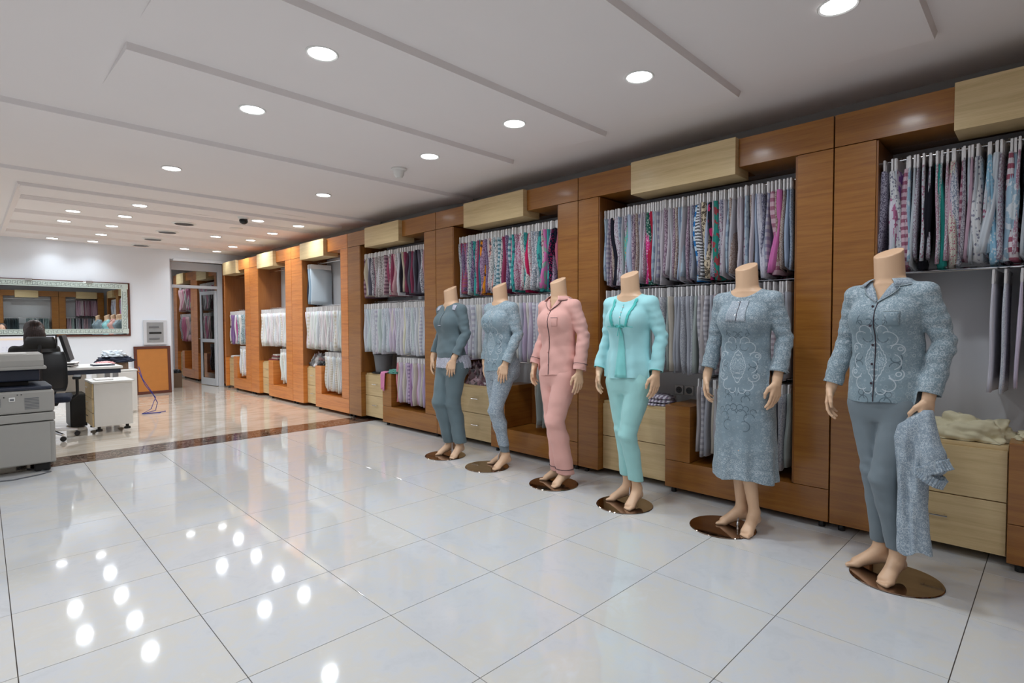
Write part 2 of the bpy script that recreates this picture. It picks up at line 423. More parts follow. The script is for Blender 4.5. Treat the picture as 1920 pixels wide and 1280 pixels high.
t = thing('ceiling_sensor', 'white ceiling sensor with a tapering nose near the wall units', 'sensor', (2.895, 4.35, ZC))
B().lathe([(0.07, 0), (0.074, -.012), (0.06, -.02)], seg=24).obj('base', MAT['white'], t, True)
B().lathe([(0.052, -.02), (0.046, -.06), (0.028, -.088)], seg=20).obj('nose', MAT['white'], t, True)
for (x, y, s, lb) in ((0.99, 7.84, .1, 'flat white unlit ceiling disc left of the vent'), (2.912, 8.73, .09, 'flat white unlit ceiling disc behind the dome camera')):
    tag(B().lathe([(s, 0), (s, -.006), (s*.8, -.009)], (x, y, ZC), 24).obj('ceiling_disc', MAT['white'], None, True), lb, 'ceiling disc')

# ================================================================== WALL UNITS
def handle(parent, x, yc, z, L=0.12):
    b = B(); b.tube([(x-.028, yc-L/2, z), (x-.028, yc+L/2, z)], .005, 8)
    for s in (-1, 1): b.tube([(x, yc+s*(L/2-.015), z), (x-.028, yc+s*(L/2-.015), z)], .004, 6)
    return b.obj('handle', MAT['chrome'], parent, True)
def wall_unit(label, y0, y1, lw, rw, ba, bb, be, low_rail=True, mid_start=None):
    WD, WI = ('wood_far_lit', 'wood_far_lit_in') if y0 > 6.5 else ('wood', 'wood_in')
    """y0 near seam, y1 far seam, lw/rw far and near upright widths, ba..bb fascia box, be end of the plinth block"""
    t = thing('wall_unit', label, 'cabinet', (XF, y0, 0), group='wooden wall units')
    g = .004; D = XW-XF-.006; L = y1-y0
    def P(name, mat, *a, bev=.0015, **k): return B().box(*a, bev).obj(name, mat, t)
    P('upright_panel', MAT[WD], 0, D, L-lw, L-g, .045, 2.356)
    P('upright_panel', MAT[WD], 0, D, g, rw, .252, 2.356)
    P('header_panel', MAT[WD], 0, .30, g, ba-y0-.003, 2.361, 2.5525)
    P('header_panel', MAT[WD], 0, .30, bb-y0+.003, L-g, 2.361, 2.5525)
    P('fascia_box', MAT['blond'], -.05, .18, ba-y0, bb-y0, 2.305, 2.556, bev=.002)
    P('top_panel', MAT[WI], .30, D, g, L-g, 2.36, 2.53)
    P('back_panel', MAT['inner'], D-.012, D-.002, rw, L-lw, .05, 2.358)
    P('side_lining', MAT[WI], .004, D-.013, L-lw-.012, L-lw-.0005, .65, 2.352)
    P('side_lining', MAT[WI], .004, D-.013, rw+.0005, rw+.012, .255, 2.352)
    P('plinth_panel', MAT[WD], 0, D-.02, g, be-y0, .045, .2485)
    bw = .2
    P('plinth_block', MAT[WD], 0, D-.014, be-y0-bw, be-y0, .252, .67)
    P('niche_back', MAT[WI], D-.035, D-.014, rw+.014, be-y0-bw-.002, .252, .672)
    # drawers
    a, c = be-y0+.004, L-lw-.002
    dr = P('drawer_carcass', MAT['blond'], .085, D-.014, a, c, .05, .635)
    for k, (z0, z1) in enumerate(((.055, .335), (.341, .612))):
        d = P('drawer', MAT['blond'], .066, .084, a+.003, c-.003, z0, z1)
        handle(d, .066, (a+c)/2, (z0+z1)/2+.02, .11)
    rails = [(.22, 2.262, rw+.012, L-lw-.012), (.22, 1.592, rw+.012, L-lw-.012)]
    if low_rail: rails.append((.22, .905, rw+.012, be-y0-bw+.0))
    for (x, z, a_, b_) in rails:
        B().tube([(x, a_, z), (x, b_, z)], .011, 12).obj('hanging_rail', MAT['chrome'], t, True)
    for yy in (.05, be-y0-.05, L-.06):
        for xx in (.05, D-.08):
            B().lathe([(.02, 0), (.02, .02), (.012, .046)], (xx, yy, 0), 12).obj('foot', MAT['black'], t)
    return t
UN = {}
UN['A'] = wall_unit('wall unit with cream cloth on its drawers, behind the mannequin with the folded trousers', -1.02, .947, .218, .206, -.53, .372, .127)
UN['B'] = wall_unit('wall unit behind the aqua pyjama and long nightdress mannequins', .947, 2.911, .214, .206, 1.53, 2.352, 2.07)
UN['C'] = wall_unit('wall unit behind the pink pyjama mannequin', 2.911, 4.93, .305, .222, 3.52, 4.385, 4.028)
UN['D'] = wall_unit('wall unit with a grey bucket and pink cloth, left of the slate grey mannequin', 4.93, 6.936, .33, .215, 5.60, 6.39, 6.07)
UN['E'] = wall_unit('wall unit with a flat light blue garment on top and a black and white bundle', 6.936, 8.785, .39, .20, 7.55, 8.345, 7.97)
UN['F'] = wall_unit('wall unit with an empty top rail and a small book pile', 8.785, 10.62, .39, .24, 9.40, 10.12, 9.79)
UN['G'] = wall_unit('last wall unit beside the glass door', 10.62, 12.06, .05, .26, 11.20, 11.95, 11.56)
UN['H'] = wall_unit('wall unit seen through the door opening behind the glass', 12.46, 14.2, .3, .2, 13.05, 13.75, 13.45)
UN['I'] = wall_unit('second wall unit seen through the glass door leaf', 14.2, 15.9, .3, .2, 14.8, 15.4, 15.2)
# units on the wall behind the camera: they face the mirror
YF = -1.56
for k in range(5):
    xs_ = 2.42-1.68*k
    if k == 0: ws = 1.34
    else: ws = 1.68; 
    o = wall_unit('wall unit reflected in the mirror, %s from the corner behind the picture' % NUM[k], xs_, xs_+ws, .19, .19, xs_+.50, xs_+1.12, xs_+.95)
    o.rotation_euler = (0, 0, -PI/2); o.location = (xs_, YF, 0)

# ================================================================== HANGING CLOTHES
def garment_mesh(rng, H, W, thick, splay=0.0, wav=1.0):
    """folded trousers hanging flat from a clip bar: rounded layered fold along the front edge"""
    nz = 9; V = []; F = []
    ph = [rng.uniform(0, 6.28) for _ in range(6)]
    lean = rng.uniform(-1, 1)*splay
    for i in range(nz):
        s = i/(nz-1); z = -.085-H*s
        th = thick*(0.55+0.45*min(1, s*3))*(1+.12*math.sin(ph[0]+5*s))
        wd = W*(1+.03*math.sin(ph[1]+6*s))
        y0 = lean*s+.006*wav*math.sin(ph[2]+4.5*s)*s
        xf = -W/2+.008*math.sin(ph[3]+7*s)*wav
        if i == nz-1: z += .0
        prof = [(0, -.28), (-.006, -.10), (.004, 0.0), (-.005, .12), (0, .30), (.012, .47), (.35, .42+.12*math.sin(ph[4]+3*s)), (.7, .40), (1.0, .3), (1.0, -.3), (.65, -.44), (.3, -.38-.12*math.sin(ph[5]+3*s)), (.014, -.45)]
        for (u, v) in prof:
            zz = z+(.012*math.sin(ph[4]+7*u) if i == nz-1 else 0)
            V.append((xf+u*wd if u > .05 else xf+u*1.2, y0+v*th, zz))
    n = 13
    for i in range(nz-1):
        for k in range(n):
            F.append((i*n+k, i*n+(k+1) % n, (i+1)*n+(k+1) % n, (i+1)*n+k))
    F.append(tuple(range(n))[::-1]); F.append(tuple((nz-1)*n+k for k in range(n)))
    me = bpy.data.meshes.new('folded_trousers'); me.from_pydata(V, [], F); me.materials.append(FAB['plain']); me.shade_smooth()
    bm = bmesh.new(); bm.from_mesh(me); bmesh.ops.recalc_face_normals(bm, faces=bm.faces); bm.to_mesh(me); bm.free()
    return me
def hanger_mesh(W, mat):
    b = B(); b.box(-W/2-.004, W/2+.004, -.0055, .0055, -.10, -.024, .002)
    b.box(-W/2+.02, -W/2+.05, -.007, .007, -.085, -.045); b.box(W/2-.05, W/2-.02, -.007, .007, -.085, -.045)
    b.tube([(0, 0, -.03), (.0, 0, -.012), (.012, 0, -.004), (.013, 0, .008), (0, 0, .0145), (-.011, 0, .008)], .0022, 5)
    bmesh.ops.recalc_face_normals(b.bm, faces=b.bm.faces)
    me = bpy.data.meshes.new('hanger'); b.bm.to_mesh(me); b.bm.free(); me.materials.append(mat); return me
rng = random.Random(3)
GM = {}
for W in (.30, .34):
    for th in ('t', 'm', 'f'):
        GM[(W, th)] = [garment_mesh(rng, .50, W, {'t': .020, 'm': .032, 'f': .05}[th], {'t': .012, 'm': .02, 'f': .05}[th], {'t': .8, 'm': 1.2, 'f': 2.0}[th]) for _ in range(6)]
HM = {'w': hanger_mesh(.33, MAT['clear_card']), 'g': hanger_mesh(.33, MAT['clear_card2'])}
def hexc(h): return list(lin(tuple(int(h[i:i+2], 16)/255. for i in (0, 2, 4))))
_mc = {}
def matmesh(me, pat):
    k = (me.name, pat)
    if k not in _mc:
        m = me.copy(); m.materials.clear(); m.materials.append(FAB[pat]); _mc[k] = m
    return _mc[k]
def hang(unit_x, y, z, pat, tint, ink, label, cat, group, W=.34, th='m', H=.50, hm='w', rz=0, name='folded_trousers', xoff=.215, thin=1.0):
    me = matmesh(rng.choice(GM[(W, th)]), pat)
    o = bpy.data.objects.new(name, me); link(o)
    o.location = (unit_x+xoff+rng.uniform(-.012, .012), y, z); o.rotation_euler = (rng.uniform(-.02, .02), rng.uniform(-.012, .012), rz)
    o.scale = (1, thin, H/.50)
    o['tint'] = tint; o['ink'] = ink
    tag(o, label, cat, group)
    h = bpy.data.objects.new('hanger', HM[hm]); link(h, o); h.scale = (1, 1/thin, .50/H)
    return o
TENS = {20: 'twenty', 30: 'thirty', 40: 'forty', 50: 'fifty', 60: 'sixty'}
def ordinal(k):
    if k < 20: return NUM[k]
    t_, u_ = (k+1)//10*10, (k+1) % 10
    return TENS[t_][:-1]+'ieth' if u_ == 0 else TENS[t_]+'-'+NUM[u_-1]
def cname(h):
    r, g, b = [int(h[i:i+2], 16) for i in (0, 2, 4)]
    import colorsys
    H, S, V_ = colorsys.rgb_to_hsv(r/255., g/255., b/255.); H *= 360
    if V_ < .22: return 'black'
    if S < .09: return 'white' if V_ > .84 else ('pale grey' if V_ > .66 else 'grey')
    nm = 'red' if H < 12 else 'brown' if H < 30 and V_ < .6 else 'beige' if H < 70 and S < .25 else 'orange' if H < 45 else 'yellow' if H < 70 else 'green' if H < 160 else 'teal' if H < 192 else 'blue' if H < 245 else 'purple' if H < 292 else 'pink' if H < 350 else 'red'
    if nm == 'red' and V_ > .65 and S < .5: nm = 'pink'
    return ('pale ' if S < .2 and V_ > .6 and nm != 'beige' else 'dark ' if V_ < .42 else '')+nm
PATN = {'plain': 'plain', 'dots': 'spotted', 'floral': 'floral', 'bands': 'striped', 'blobs': 'blotched', 'leopard': 'leopard', 'zebra': 'zebra'}
def row(unit, ys, ye, n, z, pal, where, cat, th='m', H=.50, hm='w', jit=.05, specials=None, name='folded_trousers', thin=1.0):
    """one garment after another along a rail, from the far end ys to the near end ye"""
    ux = UN[unit].location.x
    group = 'clothes '+where
    for k in range(n):
        y = ys+(ye-ys)*(k+.5)/n + rng.uniform(-.15, .15)*abs(ye-ys)/n
        if specials and k in specials:
            pat, ti, ik, lb = specials[k]; hang(ux, y, z, pat, hexc(ti), hexc(ik), lb, cat, group, th='f' if cat == 'pyjamas' else th, H=H*rng.uniform(.99, 1.03), hm=hm, rz=rng.uniform(-jit, jit), name=name, thin=thin*(.85 if cat == 'pyjamas' else 1))
            continue
        pat, ti, ik = rng.choice(pal)
        th_ = 'f' if (th != 'f' and cat == 'pyjamas' and rng.random() < .14) else th
        hang(ux, y, z, pat, hexc(ti), hexc(ik), '%s %s trousers, %s from the door end %s' % (cname(ti), PATN[pat], ordinal(k), where), cat, group, th=th_, H=H*rng.uniform(.95, 1.04), hm=hm, rz=rng.uniform(-jit, jit), name=name, thin=thin)

PAL_A = [('floral', 'b9b4ba', '6b5f70'), ('floral', 'c7c9d0', '8d6a80'), ('dots', 'c8ccd2', 'a0416b'), ('floral', 'c9ccd0', '3f7f80'), ('bands', 'c6a9b4', '8c4560'), ('floral', 'a9a4b4', '4a4458'), ('plain', 'c9ced4', 'b9c2cc'), ('plain', 'bfc3c8', 'b9c2cc'), ('dots', 'd0d0d2', '6a6a80'), ('floral', 'b58a9c', 'd8d8dc'), ('plain', 'c3a3b2', 'c0c0c8'), ('blobs', '9bb6c8', 'd8dce0')]
PAL_B = [('floral', 'b4b0b8', '786c84'), ('floral', 'b9a6b2', '70506a'), ('floral', 'a9b2c0', '6c7890'), ('plain', 'b8b6bc', 'a09cac'), ('dots', 'c2bcc4', '8a5a78'), ('blobs', 'b0c0cc', '8a98b0'), ('plain', 'c4bcc2', 'b4a8b0'), ('floral', 'c0b2ac', '8a6a5a'), ('bands', 'b6b2ba', '8c88a0'), ('floral', 'a2a0ae', '53506a'), ('plain', 'a8b4c8', 'a0a8c0')]
PAL_C = [('floral', 'd0ccd0', '3c4454'), ('floral', 'c4ccd2', '2c6c74'), ('floral', 'b8a0b8', '6c3c64'), ('blobs', '48a8a4', '2c5c6c'), ('bands', 'c0d0d6', '3c7c8c'), ('dots', 'd4c8c8', 'a02850'), ('plain', '9c4464', '802448'), ('floral', '9c88a4', '44305c'), ('dots', 'd8d4d2', '384858'), ('blobs', 'd8a49c', '3c3c44'), ('floral', 'b4c8cc', '8c3c5c'), ('plain', '3c7484', '2c4c5c'), ('floral', 'c8b8c4', 'a84870'), ('floral', 'd2d0d4', '6c7c8c')]
PAL_D = [('plain', '28242c', '3c3440'), ('plain', 'b8a8a8', 'a89898'), ('plain', '8c4058', '703048'), ('floral', 'c4bcbc', '7c746c'), ('plain', 'bcb09c', 'a09880'), ('floral', 'c8c4c8', '3c3844'), ('plain', '4c2c3c', '3c2030'), ('plain', 'c0989c', 'b08080'), ('plain', '686470', '504c58'), ('plain', 'd0ccd0', 'c0bcc4'), ('bands', 'a88890', '684858')]
PAL_M = [('plain', 'd4d6dc', 'c8ccd4'), ('plain', 'd8d4dc', 'c8c0d0'), ('plain', 'ccd4da', 'bcc8d0'), ('plain', 'd2c6d6', 'bcacc4'), ('floral', 'd8d8dc', 'b8bcc8'), ('plain', 'dcd8d0', 'ccc4b8'), ('plain', 'cfd8d6', 'b8c8c4'), ('plain', 'c4c8d0', 'b0b8c4'), ('bands', 'd8d8dc', 'b8b4c4')]
PAL_W = [('plain', 'e2e2e2', 'd4d8dc'), ('plain', 'e4deda', 'd8ccc4'), ('plain', 'dce0e4', 'c8d0d8'), ('floral', 'e2e0e0', 'c0bcc4'), ('plain', 'e2d8dc', 'd4c0c8'), ('plain', 'e0e4e0', 'c8d4cc'), ('bands', 'e4e0dc', 'd4ccb8')]
PAL_G = [('plain', 'b8b4b8', 'a8a4a8'), ('plain', 'b0a8a8', 'a09898'), ('bands', 'c0bcc0', '9c98a0'), ('plain', 'a8a8b0', '9898a0'), ('floral', 'b8b8bc', '90909c'), ('plain', 'beb4a8', 'a89c8c'), ('plain', 'a3a9a6', '8c9890'), ('bands', 'bcb2b8', '94868e')]
PAL_L = [('plain', 'c8a0b8', 'b890a8'), ('plain', 'b8a8c4', 'a898b4'), ('plain', 'c8b8cc', 'b8a8bc'), ('plain', 'c8c0b4', 'b8b0a4'), ('plain', 'a888ac', '98789c'), ('plain', 'ccc4d0', 'bcb4c0'), ('bands', 'c4b0c4', '8c7898')]
TOP, MID, LOW = 2.262, 1.592, .905
row('A', .70, -.38, 64, TOP, PAL_A, 'on top rail above cream cloth', 'pyjamas', 't', .545, 'g', .16,
    {3: ('blobs', 'd6d2dc', 'a43c74', 'white and magenta print trousers with a purple patch swinging out near the upright'), 4: ('blobs', '9468b4', 'dcd8e0', 'purple and white print trousers near the left end of the top rail'),
     12: ('plain', '1c1c24', '282830', 'plain black folded trousers among pale prints on the nearest top rail'), 13: ('plain', '2c8c84', '287c74', 'teal green folded trousers on the nearest top rail'),
     17: ('dots', 'ccc8bc', 'a8285c', 'cream folded trousers with a pink diamond motif, facing out on the nearest top rail'), 18: ('floral', 'c8c8ce', '6c7890', 'white folded trousers with a grey floral print beside the pink diamond pair'),
     27: ('dots', '8cb8d0', 'd8dce0', 'sky blue folded trousers with white daisies on the nearest top rail'), 33: ('bands', 'd8d0d4', '98284c', 'white trousers with crimson checks on the nearest top rail')}, name='folded_pyjamas')
row('A', .225, -.35, 11, MID, PAL_M[:5]+[('dots', 'd0d0d4', '903048'), ('floral', 'd4d0d4', '8c6070')], 'on middle rail above cream cloth', 'trousers', 't', .56, 'g', .12)
row('A', .72, .66, 2, MID, PAL_G, 'on middle rail behind last mannequin', 'trousers', 't', .56, 'g', .06)
row('B', 2.67, 1.20, 68, TOP, PAL_B, 'on top rail behind nightdress', 'pyjamas', 't', .545, 'g', .05,
    {3: ('plain', '20202c', '282834', 'black folded trousers close to the left end of the long top rail'), 10: ('dots', '5cb0a8', 'c88c4c', 'turquoise folded trousers with orange spots on the top rail'),
     19: ('dots', 'd03c84', 'e0c8d4', 'hot pink folded trousers with pale spots'), 20: ('plain', 'a8243c', '901c30', 'deep red folded trousers beside the hot pink pair'), 18: ('dots', '285c50', 'b8c8c0', 'dark green dotted folded trousers beside the hot pink pair'),
     37: ('bands', '2c74b4', 'c8dce8', 'blue and white banded folded trousers beside the zebra pair'), 38: ('zebra', 'd8d8dc', '18181c', 'black and white zebra striped folded trousers'), 40: ('leopard', 'c8b8a0', '281c18', 'brown leopard spotted folded trousers'),
     42: ('blobs', '202028', 'c02c64', 'black folded trousers with magenta flowers beside the leopard pair'), 44: ('blobs', '2c8074', 'a02838', 'green and red print folded trousers above the nightdress'),
     58: ('dots', 'c4c2cc', 'b0aebc', 'pale grey folded trousers facing out on the top rail right of the nightdress neck'), 64: ('plain', 'c870a8', 'b86098', 'orchid pink folded trousers near the right upright'), 62: ('bands', 'c8a8b4', '985870', 'pink checked folded trousers near the right upright')}, name='folded_pyjamas', thin=1.1)
row('B', 2.66, 2.30, 9, MID, PAL_M, 'on middle rail at aqua mannequin', 'trousers', 't', .56, 'g', .05)
row('B', 2.30, 1.20, 34, MID, PAL_G, 'on middle rail behind nightdress', 'trousers', 'm', .56, 'g', .07)
row('B', 1.84, 1.18, 20, LOW, PAL_G, 'on low rail behind nightdress', 'trousers', 'm', .50, 'g', .07)
row('C', 4.59, 3.17, 46, TOP, PAL_C, 'on top rail behind pink mannequin', 'pyjamas', 'm', .545, 'w', .05,
    {3: ('bands', 'a85c8c', 'b06c64', 'mauve and rust woven folded trousers facing out at the left of the rail'), 12: ('blobs', 'e08c28', '3c3040', 'orange folded trousers with black spots'), 16: ('blobs', 'd89c94', '3c444c', 'salmon folded trousers with grey spots'),
     33: ('plain', 'c8285c', 'b01c4c', 'crimson folded trousers on the middle of the third top rail'), 40: ('blobs', 'd878b0', '78b098', 'pink and green print folded trousers near the pink mannequin'), 43: ('dots', '181c30', 'a8245c', 'navy folded trousers with pink dots above the pink mannequin'), 44: ('plain', '1c1c2c', '282838', 'plain black folded trousers above the pink mannequin'),
     45: ('plain', 'b46478', 'a45468', 'dusty rose folded trousers, last before the upright above the pink mannequin')}, name='folded_pyjamas')
row('C', 4.59, 3.17, 34, MID, PAL_M+[('plain', 'c4b4cc', 'b0a0bc')]*3, 'on middle rail behind pink mannequin', 'trousers', 'm', .56, 'w', .05)
row('C', 3.48, 3.18, 6, LOW, PAL_G, 'on low rail beside pink mannequin', 'trousers', 't', .50, 'g', .05)
row('D', 6.59, 5.20, 29, TOP, PAL_D, 'on top rail above grey bucket', 'pyjamas', 'm', .50, 'w', .05,
    {22: ('plain', '585860', '484850', 'charcoal grey folded trousers swinging out above the pale row'), 27: ('floral', 'd0d0d4', '50505c', 'white folded trousers with grey floral print near the right upright')}, name='folded_pyjamas', thin=1.2)
row('D', 6.59, 5.20, 34, MID, PAL_M, 'on middle rail above grey bucket', 'trousers', 'm', .56, 'w', .05, {23: ('plain', 'e0dcc4', 'd0ccb4', 'cream folded trousers in the middle of the pale row left of the slate grey mannequin')})
row('D', 5.83, 5.18, 15, LOW, PAL_L, 'on low rail beside pink cloth', 'trousers', 'm', .50, 'w', .05, {0: ('plain', 'd88c98', 'c87c88', 'salmon pink folded trousers, first on the low rail beside the pink cloth')}, thin=1.1)
row('E', 8.36, 7.18, 28, MID, PAL_W, 'on middle rail under light blue garment', 'trousers', 'm', .56, 'w', .05, thin=1.1)
row('E', 7.74, 7.16, 13, LOW, PAL_W, 'on low rail beside printed bundle', 'trousers', 'm', .50, 'w', .05, thin=1.1)
row('F', 10.2, 9.06, 24, MID, PAL_W, 'on middle rail over packet pile', 'trousers', 'm', .56, 'w', .05, thin=1.2)
row('F', 9.38, 9.06, 6, LOW, PAL_W, 'on low rail beside packet pile', 'trousers', 'm', .50, 'w', .05, thin=1.2)
row('G', 11.9, 10.92, 13, MID, PAL_W[:3]+[('floral', 'd8d4cc', '504c50'), ('plain', 'c05c98', 'b04c88'), ('floral', 'c0ccd0', '4c6c70'), ('plain', '8c6c9c', '7c5c8c')], 'on middle rail beside glass door', 'trousers', 'm', .56, 'w', .05, {0: ('blobs', 'd0ccc0', '38343c', 'cream panel with large black flowers hanging next to the glass door')}, thin=1.3)
row('G', 11.32, 10.92, 6, LOW, PAL_W, 'on low rail beside glass door', 'trousers', 'm', .50, 'w', .05, thin=1.2)
PH = [('floral', 'b8a0a4', '5c4c54'), ('plain', 'c0a4a4', 'b09898'), ('plain', 'b06c84', 'a05c74'), ('floral', 'a8a8a8', '6c5c64'), ('floral', 'c8c0c0', '5c7c6c'), ('plain', 'd4b0b4', 'c4a0a4')]
row('H', 13.86, 12.7, 16, TOP, PH, 'on top rail behind glass door', 'pyjamas', 'f', .52, 'w', .05, name='folded_pyjamas', thin=1.4)
row('H', 13.86, 12.7, 16, MID, PH, 'on middle rail behind glass door', 'trousers', 'f', .56, 'w', .05, thin=1.4)
row('H', 13.15, 12.7, 6, LOW, [('floral', '3c3844', 'b8b4bc'), ('floral', 'c0a8b0', '3c3844')], 'on low rail behind glass door', 'trousers', 'f', .5, 'w', .05, thin=1.3)
row('I', 15.55, 14.5, 9, TOP, PH, 'on top rail behind door leaf', 'pyjamas', 'f', .52, 'w', .05, name='folded_pyjamas', thin=1.5)
row('I', 15.55, 14.5, 9, MID, PH, 'on middle rail behind door leaf', 'trousers', 'f', .56, 'w', .05, thin=1.5)
# clothes seen only in the mirror: one mass per rail
def mass(loc, rz, n, z, L, pal, lb):
    b = B(); cols = []
    V, F = [], []
    for k in range(n):
        y = L*k/n; d = L/n*.42; x0 = .04+rng.uniform(-.01, .01); zb = z-.60+rng.uniform(-.02, .02)
        i = len(V)
        for zz, s in ((z-.03, .5), (zb+.2, 1.0), (zb, .9)):
            V += [(x0, y-d*s, zz), (x0-.006, y, zz), (x0, y+d*s, zz), (x0+.33, y+d*s, zz), (x0+.33, y-d*s, zz)]
        for q in range(2):
            for e in range(5): F.append((i+q*5+e, i+q*5+(e+1) % 5, i+q*5+5+(e+1) % 5, i+q*5+5+e))
        F.append(tuple(i+e for e in range(5))[::-1]); F.append(tuple(i+10+e for e in range(5)))
    t = NT('mirror_clothes_print'); geo = t.n('ShaderNodeNewGeometry')
    cr = t.ramp(geo.outputs['Random Per Island'], [(j/(len(pal)-1), rgb(*[int(h[i:i+2], 16) for i in (0, 2, 4)])) for j, h in enumerate(pal)])
    t.fin(cr, .9)
    o = mesh_obj('hanging_clothes', V, F, t.m); o.location = loc; o.rotation_euler = (0, 0, rz)
    tag(o, lb, 'clothes', None, 'stuff')
mass((2.95, YF, 0), -PI/2, 18, TOP, .78, ['b8a0a8', '6c3c4c', 'c8a8b8', '7c4c5c', 'd0c0c4'], 'packed dark pink prints facing the mirror on a top rail')
mass((2.66, YF, 0), -PI/2, 24, MID, 1.08, ['b8b8bc', '8c8c98', 'c8a8b0', '303038', 'a8b8b4'], 'packed clothes facing the mirror on the middle rail nearest the corner')
mass((1.0, YF, 0), -PI/2, 9, MID, .36, ['283438', '384448', '202428'], 'packed dark clothes facing the mirror on the second middle rail')
mass((1.55, YF, 0), -PI/2, 14, MID, .62, ['c8ccc8', '283038', '8c9c98', '486068', 'b8c0bc'], 'mixed clothes facing the mirror on the second middle rail')
mass((-.70, YF, 0), -PI/2, 26, MID, 1.2, ['c8ccc8', '8c5c68', '8c9c98', 'd0d0d4', 'b8c0bc'], 'packed clothes facing the mirror on the third middle rail')

# ================================================================== SMOOTH BODIES (distance fields -> surface nets)
f32 = np.float32
def surf(fn, lo, hi, h):
    xs = np.arange(lo[0], hi[0]+h, h, dtype=f32); ys = np.arange(lo[1], hi[1]+h, h, dtype=f32); zs = np.arange(lo[2], hi[2]+h, h, dtype=f32)
    X, Y, Z = np.meshgrid(xs, ys, zs, indexing='ij')
    Fv = fn(X, Y, Z).astype(f32)
    ins = Fv < 0
    c = [ins[i:ins.shape[0]-1+i, j:ins.shape[1]-1+j, k:ins.shape[2]-1+k] for i in (0, 1) for j in (0, 1) for k in (0, 1)]
    s = sum(a.astype(np.int8) for a in c)
    m = (s > 0) & (s < 8)
    idx = np.argwhere(m)
    if len(idx) == 0: return np.zeros((0, 3)), []
    num = -np.ones(m.shape, dtype=np.int64); num[m] = np.arange(len(idx))
    acc = np.zeros((len(idx), 3)); cnt = np.zeros(len(idx))
    for ax in range(3):
        for a in (0, 1):
            for b in (0, 1):
                o0 = [0, 0, 0]; oth = [q for q in range(3) if q != ax]; o0[oth[0]] = a; o0[oth[1]] = b
                o1 = list(o0); o1[ax] = 1
                i0 = idx+np.array(o0); i1 = idx+np.array(o1)
                f0 = Fv[i0[:, 0], i0[:, 1], i0[:, 2]]; f1 = Fv[i1[:, 0], i1[:, 1], i1[:, 2]]
                x = (f0 < 0) != (f1 < 0)
                t = np.where(x, f0/np.where(x, f0-f1, 1), 0)
                p = i0.astype(float); p[:, ax] += t
                acc[x] += p[x]; cnt[x] += 1
    V = acc/cnt[:, None]*h+np.array([xs[0], ys[0], zs[0]])
    faces = []
    for ax in range(3):
        u, v = [(1, 2), (2, 0), (0, 1)][ax]
        sl0 = [slice(None)]*3; sl1 = [slice(None)]*3
        sl0[ax] = slice(0, -1); sl1[ax] = slice(1, None)
        A = ins[tuple(sl0)]; C = ins[tuple(sl1)]
        e = np.argwhere(A != C)
        ok = (e[:, u] > 0) & (e[:, v] > 0) & (e[:, u] < ins.shape[u]-1) & (e[:, v] < ins.shape[v]-1)
        e = e[ok]; flip = A[e[:, 0], e[:, 1], e[:, 2]]
        q = []
        for (du, dv) in ((-1, -1), (0, -1), (0, 0), (-1, 0)):
            k = e.copy(); k[:, u] += du; k[:, v] += dv
            q.append(num[k[:, 0], k[:, 1], k[:, 2]])
        q = np.stack(q, 1); q[~flip] = q[~flip][:, ::-1]
        faces.append(q)
    return V, np.concatenate(faces)
def clip_mesh(V, F, g):
    """keep the side g(p) > 0 with a clean cut"""
    gv = g(V[:, 0], V[:, 1], V[:, 2])
    V = [tuple(v) for v in V]; out = []; cache = {}
    keep = gv > 0
    if isinstance(F, np.ndarray):
        kf = keep[F]; full = kf.all(1); none = ~kf.any(1)
        out = F[full].tolist(); F = F[~full & ~none].tolist()
    for f in F:
        if all(keep[i] for i in f): out.append(list(f)); continue
        if not any(keep[i] for i in f): continue
        r = []
        for a, b in zip(f, f[1:]+f[:1]):
            if keep[a]: r.append(a)
            if keep[a] != keep[b]:
                k = (min(a, b), max(a, b))
                if k not in cache:
                    t = gv[k[0]]/(gv[k[0]]-gv[k[1]]); p, q = V[k[0]], V[k[1]]
                    cache[k] = len(V); V.append(tuple(p[i]+(q[i]-p[i])*t for i in range(3)))
                r.append(cache[k])
        if len(r) > 2: out.append(r)
    return np.array(V), out
def smin(a, b, k):
    h = np.maximum(k-np.abs(a-b), 0)/k
    return np.minimum(a, b)-h*h*k*0.25
def cap(P, a, b, ra, rb, sc=None):
    """tapering capsule"""
    a = np.array(a, dtype=f32); b = np.array(b, dtype=f32)
    X, Y, Z = P
    ba = b-a; L2 = float(ba@ba)
    px, py, pz = X-a[0], Y-a[1], Z-a[2]
    t = np.clip((px*ba[0]+py*ba[1]+pz*ba[2])/L2, 0, 1)
    return np.sqrt((px-ba[0]*t)**2+(py-ba[1]*t)**2+(pz-ba[2]*t)**2)-(ra+(rb-ra)*t)
def ell(P, c, r):
    X, Y, Z = P
    x, y, z = (X-c[0])/r[0], (Y-c[1])/r[1], (Z-c[2])/r[2]
    k0 = np.sqrt(x*x+y*y+z*z); k1 = np.sqrt((x/r[0])**2+(y/r[1])**2+(z/r[2])**2)+1e-6
    return k0*(k0-1)/k1
def loft(P, tab, e=2.3):
    """tab rows: z, cx, cy, a, b  (half widths)"""
    X, Y, Z = P
    T = np.array(tab, dtype=f32); T = T[np.argsort(T[:, 0])]
    cx, cy, a, b = [np.interp(Z, T[:, 0], T[:, i]).astype(f32) for i in (1, 2, 3, 4)]
    x, y = np.abs(X-cx)/a, np.abs(Y-cy)/b
    k0 = (x**e+y**e)**(1/e)
    d = (k0-1)*np.minimum(a, b)
    return np.maximum(d, np.maximum(T[0, 0]-Z, Z-T[-1, 0]))

